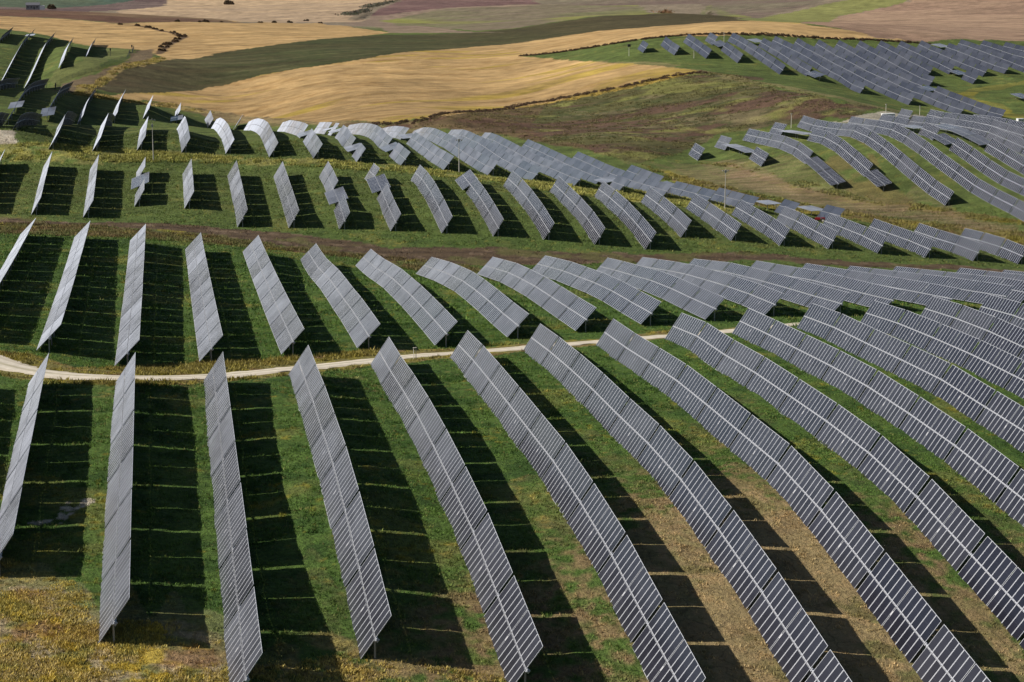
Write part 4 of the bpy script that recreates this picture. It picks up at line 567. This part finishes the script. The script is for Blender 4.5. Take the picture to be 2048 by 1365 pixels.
for ri in order:
    b, k, xs, ys, zs, sp = ROWS[ri]; Q = RP[ri]; nt = len(Q)-1
    cnt[b] = cnt.get(b, 0)+1; j = cnt[b]
    base = Q[0].copy(); base[2] = H1(base[0], base[1])
    row = link('solar_panel_row', None, None, tuple(base)); row.empty_display_size = .5
    ft = [i for i, tl in sp.items() if tl < 25]
    lab = f"{ORD[j]} solar row from left, {BLOCK[b]}"
    if nt == 1: lab = f"single solar table, {ORD[j]} row from left, {BLOCK[b]}"
    elif ft: lab += ", one table flat" if len(ft) == 1 else ", some tables flat"
    tag(row, lab, 'solar panels', GROUP[b])
    rt = (float(np.interp(k, (2, 6, 9), (58, 53, 48.5))) if b == 'D' else dict(A=56, B=46, C=59, G=59, H=58).get(b, 57))+random.uniform(-.6, .6); far = Q[:,1].mean() > 700
    for i in range(nt):
        p, q = Q[i], Q[i+1]; d = q-p; Ln = float(np.linalg.norm(d)); Y = Vector(d/Ln); X0 = Y.cross(Vector((0,0,1))).normalized(); Z0 = X0.cross(Y)
        T = sp.get(i, rt+random.uniform(-.5, .5)); tt = rad(T); X = X0*math.cos(tt)+Z0*math.sin(tt); Z = X.cross(Y)
        sy = min(1.12, max(.80, (Ln-.64)/TL)) if abs(Ln-16.2) < 3.2 else 1.0
        c = Vector((p+q)/2)-row.location
        M = Matrix((X, Y, Z)).transposed().to_4x4(); M.translation = c
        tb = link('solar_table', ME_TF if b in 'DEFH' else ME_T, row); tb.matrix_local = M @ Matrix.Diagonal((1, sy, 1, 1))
        if T < 25: tb['label'] = 'table turned to lie nearly flat'
        link('torque_tube', ME_TUBE, tb)
        if not far or Q[:,1].mean() < 760: link('drive_box', ME_DRV, tb)
        for fy in ((-.455, 0, .455) if not far else (-.42, .42)):
            a = Vector(p+(q-p)*(.5+fy)); g = H1(a.x, a.y); h = max(.4, a.z-g-.2)
            po = link('post', ME_POST, row); po.location = Vector((a.x, a.y, a.z-.22))-row.location; po.scale = (1, 1, (h+.35)/1.6); po.rotation_euler = (0, 0, rad(8))

# ------------------------------------------------------------------ grass, weeds and flowers (uncountable)
def tufts(name, x, y, size, hgt, blades, col, spread=1.):
    n = len(x); z = height(x, y)-.05
    bx = np.repeat(x, blades); by = np.repeat(y, blades); bz = np.repeat(z, blades); s = np.repeat(size, blades); h = np.repeat(hgt, blades)*rng.uniform(.55, 1.15, n*blades)
    th = rng.uniform(0, 2*np.pi, n*blades); rr = s*np.sqrt(rng.uniform(0, 1, n*blades))*spread; cx = bx+rr*np.cos(th); cy = by+rr*np.sin(th)
    ph = rng.uniform(0, 2*np.pi, n*blades); w = s*rng.uniform(.16, .34, n*blades); lean = h*rng.uniform(.2, .9, n*blades); la = rng.uniform(0, 2*np.pi, n*blades)
    v0 = np.stack([cx-w*np.cos(ph), cy-w*np.sin(ph), bz], 1); v1 = np.stack([cx+w*np.cos(ph), cy+w*np.sin(ph), bz], 1)
    v2 = np.stack([cx+lean*np.cos(la), cy+lean*np.sin(la), bz+h], 1)
    V = np.stack([v0, v1, v2], 1).reshape(-1, 3); F = np.arange(len(V)).reshape(-1, 3)
    col = np.where((rng.uniform(0, 1, n) < .09)[:,None], col*.4+np.array((.22,.19,.07))*.6, col)*rng.uniform(.75, 1.45, (n, 1)); cc = np.repeat(col, blades, 0)*rng.uniform(.7, 1.35, (n*blades, 1)); cc = np.repeat(cc, 3, 0)
    return mesh_np(name, V, F, M_LEAF, {'Col': np.c_[np.clip(cc, .003, .8), np.ones(len(cc))]})
def leaf_material():
    m = mat('leaf', (.05,.08,.02), .8, 0, .2); t = m.node_tree; p = t.nodes['Principled BSDF']
    a = nd(m, 'ShaderNodeAttribute', attribute_name='Col'); t.links.new(a.outputs['Color'], p.inputs['Base Color'])
    tr = nd(m, 'ShaderNodeBsdfTranslucent'); t.links.new(a.outputs['Color'], tr.inputs['Color']); mx = nd(m, 'ShaderNodeMixShader'); mx.inputs[0].default_value = .25
    t.links.new(p.outputs[0], mx.inputs[1]); t.links.new(tr.outputs[0], mx.inputs[2]); t.links.new(mx.outputs[0], t.nodes['Material Output'].inputs['Surface'])
    return m
M_LEAF = leaf_material()
def scatter(n, a0, a1, d0, d1):
    a = rng.uniform(a0, a1, n); D = np.sqrt(rng.uniform(d0*d0, d1*d1, n)); return D*np.sin(a), D*np.cos(a)
def clear(x, y): return segdist(x, y, OBJ['road']) > 4.3-.6*rng.uniform(0, 1, len(x))
acc = []
x, y = scatter(150000, -.13, .46, 140, 345); k_ = clear(x, y) & ~(inpoly(x, y, ZONES['dry2_fg']) & (rng.uniform(0, 1, len(x)) < .30)); k_ &= ~((inpoly(x, y, ZONES['yellow_fg']) | inpoly(x, y, ZONES['end_a'])) & (rng.uniform(0, 1, len(x)) < .35)); x, y = x[k_], y[k_]
c, _ = ground_colour(x, y); acc.append(('grass', x, y, rng.uniform(.12, .34, len(x)), rng.uniform(.10, .36, len(x)), 5, c*1.35))
x, y = scatter(90000, -.13, .46, 345, 660); k_ = ~inpoly(x, y, ZONES['track_bc']) | (rng.uniform(0, 1, len(x)) < .15); x, y = x[k_], y[k_]
c, _ = ground_colour(x, y); acc.append(('grass', x, y, rng.uniform(.25, .6, len(x)), rng.uniform(.2, .6, len(x)), 4, c*1.25))
for nm, x, y, s, h, bl, c in acc: kind(link(nm, tufts(nm, x, y, s, h, bl, c)), 'stuff')
# taller weeds and yellow flowers on the verges
wx_, wy_, ws_, wh_, wc_ = [], [], [], [], []
for key, n, col, smin, smax, hmax in (('verge_road', 9000, (.17,.14,.03), .25, .6, .8), ('weeds_bc', 6000, (.13,.11,.045), .3, .8, .9), ('flowers_cd', 9000, (.26,.25,.065), .4, 1.0, 1.0), ('weeds_cd', 5000, (.16,.14,.04), .4, 1.0, 1.1),
                           ('yellow_fg', 2500, (.38,.29,.05), .15, .5, .4), ('end_a', 4000, (.36,.28,.07), .15, .45, .4), ('verge_g', 3000, (.15,.14,.04), .4, .9, 1.0), ('scrub', 6000, (.13,.115,.05), .4, 1.0, .6), ('verge_left', 4000, (.25,.2,.06), .5, 1.2, 1.0)):
    P = np.array(ZONES[key]); x0, y0 = P.min(0); x1, y1 = P.max(0); x = rng.uniform(x0, x1, n*4); y = rng.uniform(y0, y1, n*4)
    k_ = inpoly(x, y, ZONES[key]) & clear(x, y) & (fbm(x, y, 5, 60, 2) > rng.uniform(.35, .62, len(x))) & (np.hypot(x, y) > 130); x, y = x[k_][:n], y[k_][:n]; m_ = len(x)
    cg, _ = ground_colour(x, y); t_ = rng.uniform(.2, .9, (m_, 1)); wx_.append(x); wy_.append(y); ws_.append(rng.uniform(smin, smax, m_)); wh_.append(rng.uniform(.25, hmax, m_)); wc_.append((cg*(1-t_)+np.array(col)*t_)*1.25)
kind(link('weeds', tufts('weeds', np.concatenate(wx_), np.concatenate(wy_), np.concatenate(ws_), np.concatenate(wh_), 8, np.concatenate(wc_))), 'stuff')

# ------------------------------------------------------------------ hedges, shrubs, brush heap
mat_stem = mat('stem', (.05,.035,.02), .9)
def clump(name, pts, rad_, hgt, n, col, leaf=.35, squash=1.):
    """leaf clumps through a volume around the given points, on short stems"""
    P = np.array(pts); i = rng.integers(0, len(P), n); r = rad_*np.cbrt(rng.uniform(.05, 1, n)); th = rng.uniform(0, 2*np.pi, n); u = rng.uniform(0, 1, n)
    sc = rng.uniform(.6, 1.25, len(P))[i]
    x = P[i,0]+r*np.cos(th)*np.sqrt(1-u*u)*sc*squash; y = P[i,1]+r*np.sin(th)*np.sqrt(1-u*u)*sc; z = height(x, y)+hgt*u*sc*np.cbrt(rng.uniform(.2, 1, n))
    nv = rng.normal(size=(n, 3)); nv /= np.linalg.norm(nv, axis=1)[:,None]; t1 = np.cross(nv, rng.normal(size=(n, 3))); t1 /= np.linalg.norm(t1, axis=1)[:,None]; t2 = np.cross(nv, t1)
    s = leaf*rng.uniform(.5, 1.3, n)[:,None]; c = np.stack([x, y, z], 1)
    V = np.stack([c-t1*s, c-t2*s*.7, c+t1*s, c+t2*s*.7], 1).reshape(-1, 3); F = np.arange(len(V)).reshape(-1, 4)
    cc = np.array(col)[None]*rng.uniform(.55, 1.5, (n, 1))*(1+rng.normal(0, .12, (n, 3))); cc = np.repeat(np.clip(cc, .003, .6), 4, 0)
    return mesh_np(name, V, F, M_LEAF, {'Col': np.c_[cc, np.ones(len(cc))]})
def along(PL, step, jit):
    P = np.array(PL); s = np.r_[0, np.cumsum(np.linalg.norm(np.diff(P, axis=0), axis=1))]; t = np.arange(0, s[-1], step)
    return np.stack([np.interp(t, s, P[:,0])+rng.normal(0, jit, len(t)), np.interp(t, s, P[:,1])+rng.normal(0, jit, len(t))], 1)
tag(link('hedge', clump('hedge', along(OBJ['hedges'][0], .9, .9), 1.2, .85, 20000, (.085,.056,.034), .3)), 'long dark brown hedge along the top edge of the far hilltop solar block', 'hedge')
tag(link('hedge', clump('hedge', along(OBJ['hedges'][1], .9, 1.2), 1.5, .75, 14000, (.11,.072,.045), .3)), 'low reddish-brown scrub hedge between wheat field and scrubby hillside', 'hedge')
for i, (PL, lb) in enumerate(zip(OBJ['farhedges'], ('short dark hedge on the pale far field, nearer the bottom of the slope', 'dark hedge higher on the pale far field beside the mauve hill'))):
    tag(link('hedge', clump('hedge', along(PL, 5, 1.5), 7, 3, 1400, (.11,.105,.075), .8)), lb, 'hedge')
nsh = len(OBJ['shrubs'])
for i, (x, y) in enumerate(OBJ['shrubs']):
    gul = i < 14
    D = math.hypot(x, y); s_ = (.75+random.random()*.6)*(1 if D < 1800 else 3.6)
    n_b = 3 if gul else 2
    pts = [(x+random.uniform(-1, 1)*s_*1.6*(1.4 if gul else 1), y+random.uniform(-1, 1)*s_*1.6) for _ in range(n_b)]
    root = link('shrub', None, None, (x, y, H1(x, y))); root.empty_display_size = .5
    fol = link('foliage', clump('foliage', pts, s_*1.3, s_*1.25, 420, (.095,.062,.036) if gul else (.085,.060,.036), .35*s_), root); fol.matrix_parent_inverse = Matrix.Translation((-x, -y, -H1(x, y)))
    st = MB()
    for (px, py) in pts: st.tube((px-x, py-y, -.2), (px-x+random.uniform(-.2, .2), py-y, s_*.8), .10*s_, .04*s_, 6)
    st.obj('stem', [mat_stem] if 'mat_stem' in globals() else [M_DARKP], root)
    if gul: tag(root, 'dark brown shrub in the gully that winds through the golden wheat', 'shrub', 'shrubs along the wheat gully')
    elif i < nsh-2: tag(root, 'dark shrub on the crest line of the far golden wheat', 'shrub', 'shrubs on the wheat crest')
    else: tag(root, 'dark tree on the far pale slope' if i == nsh-2 else 'dark round tree beside the small far farmhouse', 'tree')
def heap():
    b = OBJ['mound']; me = clump('brush_heap', along(b, 1.6, 1.6), 3.4, 3.2, 5000, (.20,.115,.060), .5); return link('brush_heap', me)
tag(heap(), 'long heap of reddish-brown brush on the crest of the dark strip', 'brush heap')

# ------------------------------------------------------------------ poles, lamps, fence, cabins, house, tractor
M_POLE = mat('pole_steel', (.42,.40,.36), .6, .3)
PL_LAB = ['tall slim grey camera pole on yellow weeds at left', 'tall two-stage grey pole in front of the silver hump rows', 'tall thin pole with small crossarm beside the right brown track']
for i, (x, y, h) in enumerate(OBJ['poles']):
    r = link('camera_pole', None, None, (x, y, H1(x, y))); tag(r, PL_LAB[i], 'pole', 'tall camera poles')
    b = MB(); b.tube((0,0,-.5), (0,0,h*.52), .17, .13, 10); b.tube((0,0,h*.52), (0,0,h), .10, .05, 10); b.obj('mast', [M_POLE], r)
    b = MB(); b.box(-.3, .3, -.2, .2, h*.80 if i == 0 else h*.9, (h*.80 if i == 0 else h*.9)+.8, 0); b.obj('control_box', [M_POLE], r)
    b = MB(); b.box(-.9, .9, -.05, .05, h-.5, h-.4, 0); b.box(-.95, -.6, -.12, .35, h-.75, h-.5, 0); b.box(.6, .95, -.12, .35, h-.75, h-.5, 0); b.obj('camera_arm', [M_POLE], r)
M_LAMP = mat('pale_post', (.55,.52,.44), .6)
LL = ['pale short post with a small head beside the second right hillside row', 'pale short post behind the gravel pad on the right hillside', 'pale short post right of the single raised solar table', 'thin pale post on the far hilltop before the hedge', 'thin faint post on the grass below the hilltop rows', 'small double marker post beside the white gravel road']
for i, (x, y, h) in enumerate(OBJ['lamps']):
    r = link('marker_post', None, None, (x, y, H1(x, y))); tag(r, LL[i], 'post', 'short pale posts')
    b = MB(); b.tube((0,0,-.3), (0,0,h), .13 if i < 5 else .06, .09 if i < 5 else .05, 8)
    if i == 5: b.tube((.35,0,-.3), (.35,0,h*.9), .06, .05, 8)
    b.obj('stem', [M_LAMP], r)
    b = MB(); b.box(-.3 if i < 5 else -.1, .3 if i < 5 else .45, -.12, .12, h, h+(.35 if i < 5 else .12), 0); b.obj('head', [M_LAMP], r)
BL = ['dark square box on a thin pale pole left of the hilltop rows', 'small black box on a stub post at the fence corner', 'dark leaning equipment post on grass inside the far-left fence']
for i, (x, y, h) in enumerate(OBJ['boxpoles']):
    r = link('box_pole', None, None, (x, y, H1(x, y))); tag(r, BL[i], 'post')
    b = MB(); b.tube((0,0,-.3), (0,0,h), .12, .10, 8); b.obj('stem', [M_LAMP if i == 0 else M_DARKP], r)
    b = MB(); q_ = .75 if i == 0 else .38; b.box(-q_, q_, -.4, .4, h-.9, h+.3, 0); b.box(-q_-.08, q_+.08, -.48, .48, h+.3, h+.4, 0); b.obj('control_box', [M_DARKP], r)
def fence():
    P = along(OBJ['fence'], 4.0, 0)[:98]; z = height(P[:,0], P[:,1]); r = link('wire_fence', None, None, (P[0,0], P[0,1], float(z[0])))
    tag(r, 'dark wire fence on thin posts bordering the far-left solar block', 'fence')
    o = np.array(r.location); M = mat('fence_wire', (.05,.055,.045), .7)
    pm = MB(); pm.tube((0,0,-.3), (0,0,2.1), .07, .07, 6); pme = pm.mesh('fence_post', [M])
    for p, q in zip(P, z): link('fence_post', pme, r, (p[0]-o[0], p[1]-o[1], q-o[2]))
    b = MB()
    for hgt in (.15, .4, .65, .9, 1.15, 1.4, 1.65, 1.95):
        for i in range(len(P)-1): b.tube((P[i,0]-o[0], P[i,1]-o[1], z[i]-o[2]+hgt), (P[i+1,0]-o[0], P[i+1,1]-o[1], z[i+1]-o[2]+hgt), .035, .035, 4, 0, False)
    b.obj('wire_mesh', [M], r)
fence()
for i, (x, y) in enumerate(OBJ['cabins']):
    r = link('inverter_cabin', None, None, (x, y, H1(x, y))); tag(r, ('small white inverter cabin by the right edge below the hilltop block', 'white roofed inverter cabin on the gravel pad behind the right hillside rows')[i], 'cabin', 'white inverter cabins')
    W, Dp, Ht = ((2.6, 2.2, 1.7), (5.0, 2.4, 1.6))[i]
    b = MB(); b.box(-W/2, W/2, -Dp/2, Dp/2, -.3, Ht, 0); b.obj('wall', [M_WHITE], r)
    b = MB(); b.box(-W/2-.12, W/2+.12, -Dp/2-.12, Dp/2+.12, Ht+.003, Ht+.15, 0); b.obj('roof', [M_WHITE], r)
    b = MB(); b.box(-W*.36, -W*.08, -Dp/2-.05, -Dp/2-.003, .1, Ht*.85, 0); d = b.obj('door', [M_POLE], r)
    b = MB(); b.box(-W*.12, -W*.10, -Dp/2-.09, -Dp/2-.053, Ht*.4, Ht*.5, 0); b.obj('handle', [M_DARKP], d)
    b = MB()
    for s in range(5): b.box(W*.1, W*.36, -Dp/2-.04, -Dp/2-.003, Ht*(.3+.09*s), Ht*(.345+.09*s), 0)
    b.obj('vent', [M_DARKP], r)
def house():
    x, y = OBJ['house']; r = link('farmhouse', None, None, (x, y, H1(x, y))); tag(r, 'tiny grey farmhouse with white gable on the far purple field', 'house')
    M1 = mat('render_grey', (.24,.24,.25), .8); M2 = mat('tile_grey', (.10,.10,.115), .8)
    b = MB(); b.box(-9, 5, -4, 4, -1, 4, 0); b.obj('wall', [M1], r)
    b = MB(); v = [(-9.4,-4.5,4.01),(5.4,-4.5,4.01),(5.4,4.5,4.01),(-9.4,4.5,4.01),(-9.4,0,6.6),(5.4,0,6.6)]
    for q in ((0,1,5,4),(2,3,4,5),(0,4,3),(1,2,5),(3,2,1,0)): b.quad([v[i] for i in q], 0)
    b.obj('roof', [M2], r)
    b = MB(); b.box(5.02, 10, -3.6, 3.6, -1, 3.4, 0); b.obj('annex', [M_WHITE], r)
    for px in (-7, -3.5, 2.5):
        b = MB(); b.box(px-.6, px+.6, -4.06, -4.003, 1.2, 2.8, 0); b.obj('window', [M_DARKP], r)
    b = MB(); b.box(-1.2, .0, -4.07, -4.003, -.5, 2.4, 0); b.obj('door', [M_DARKP], r)
house()
def tractor():
    x, y = OBJ['tractor']; r = link('tractor', None, None, (x, y, H1(x, y)+.02)); r.rotation_euler = (0, 0, rad(70)); tag(r, 'small red tractor half hidden behind solar tables beside the right track', 'tractor')
    R = mat('red_paint', (.23,.012,.018), .4); K = mat('tyre', (.02,.02,.02), .9)
    b = MB(); b.box(-.35, .35, .2, 1.7, .75, 1.35, 0); b.box(-.30, .30, 1.7, 1.85, .8, 1.25, 0); b.box(-.32, .32, .25, 1.6, 1.35, 1.45, 0); bo = b.obj('bonnet', [R], r)
    b = MB(); b.box(-.22, .22, -1.0, 1.7, .5, .75, 0); b.obj('chassis', [K], r)
    for s in (-1, 1):
        b = MB(); b.box(s*.78-.22, s*.78+.22, -1.15, -.05, 1.28, 1.40, 0); b.box(s*.78-.22, s*.78+.22, -1.22, -1.13, .85, 1.28, 0); b.obj('fender', [R], r)
        b = MB(); b.tube((s*.78-.17,-.6,.62), (s*.78+.17,-.6,.62), .62, .62, 18); w = b.obj('rear_wheel', [K], r); b = MB(); b.tube((s*.78-.19,-.6,.62), (s*.78+.19,-.6,.62), .3, .3, 12); b.obj('rim', [M_LAMP], w)
        b = MB(); b.tube((s*.6-.11,1.3,.38), (s*.6+.11,1.3,.38), .38, .38, 14); w = b.obj('front_wheel', [K], r); b = MB(); b.tube((s*.6-.125,1.3,.38), (s*.6+.125,1.3,.38), .18, .18, 10); b.obj('rim', [M_LAMP], w)
    b = MB(); b.box(-.28, .28, -.75, -.25, .95, 1.08, 0); b.box(-.28, .28, -.85, -.75, .95, 1.5, 0); b.obj('seat', [K], r)
    b = MB(); b.tube((0,.15,1.3), (0,-.05,1.6), .025, .025, 6); b.tube((-.2,-.05,1.6), (.2,-.05,1.6), .03, .03, 6); b.obj('steering_wheel', [K], r)
    b = MB()
    for s in (-.5, .5): b.tube((s,-1.0,1.3), (s,-1.0,2.3), .035, .035, 6)
    b.tube((-.5,-1.0,2.3), (.5,-1.0,2.3), .035, .035, 6); b.obj('roll_bar', [K], r)
tractor()

# ------------------------------------------------------------------ light, sky, camera
SUN = Vector((-1.38, .05, 1.0)).normalized()
L_ = bpy.data.lights.new('sun', 'SUN'); L_.energy = 5.0; L_.angle = rad(.5); L_.color = (1.0, .94, .86)
so = link('sun', L_); so.rotation_euler = SUN.to_track_quat('Z', 'Y').to_euler(); so.location = (0, 0, 300)
Wd = bpy.data.worlds.new('World'); SC.world = Wd; Wd.use_nodes = True; t = Wd.node_tree
sk = t.nodes.new('ShaderNodeTexSky'); sk.sky_type = 'NISHITA'; sk.sun_disc = False; sk.sun_elevation = math.asin(SUN.z); sk.sun_rotation = math.atan2(SUN.x, SUN.y); sk.altitude = 300
bg = t.nodes['Background']; bg.inputs['Strength'].default_value = .05; t.links.new(sk.outputs[0], bg.inputs['Color'])
cam = bpy.data.cameras.new('camera'); cam.sensor_width = 36; cam.lens = CAM[0]/2048*36; cam.clip_start = 1; cam.clip_end = 12000
co = link('camera', cam); co.location = (0, 0, ZC); co.rotation_euler = (math.pi/2-CAM[1], 0, -CAM[2]); SC.camera = co
SC.view_settings.view_transform = 'Standard'; SC.view_settings.look = 'None'; SC.view_settings.exposure = .38; SC.view_settings.gamma = 1
SC.render.resolution_x = 1024; SC.render.resolution_y = 682
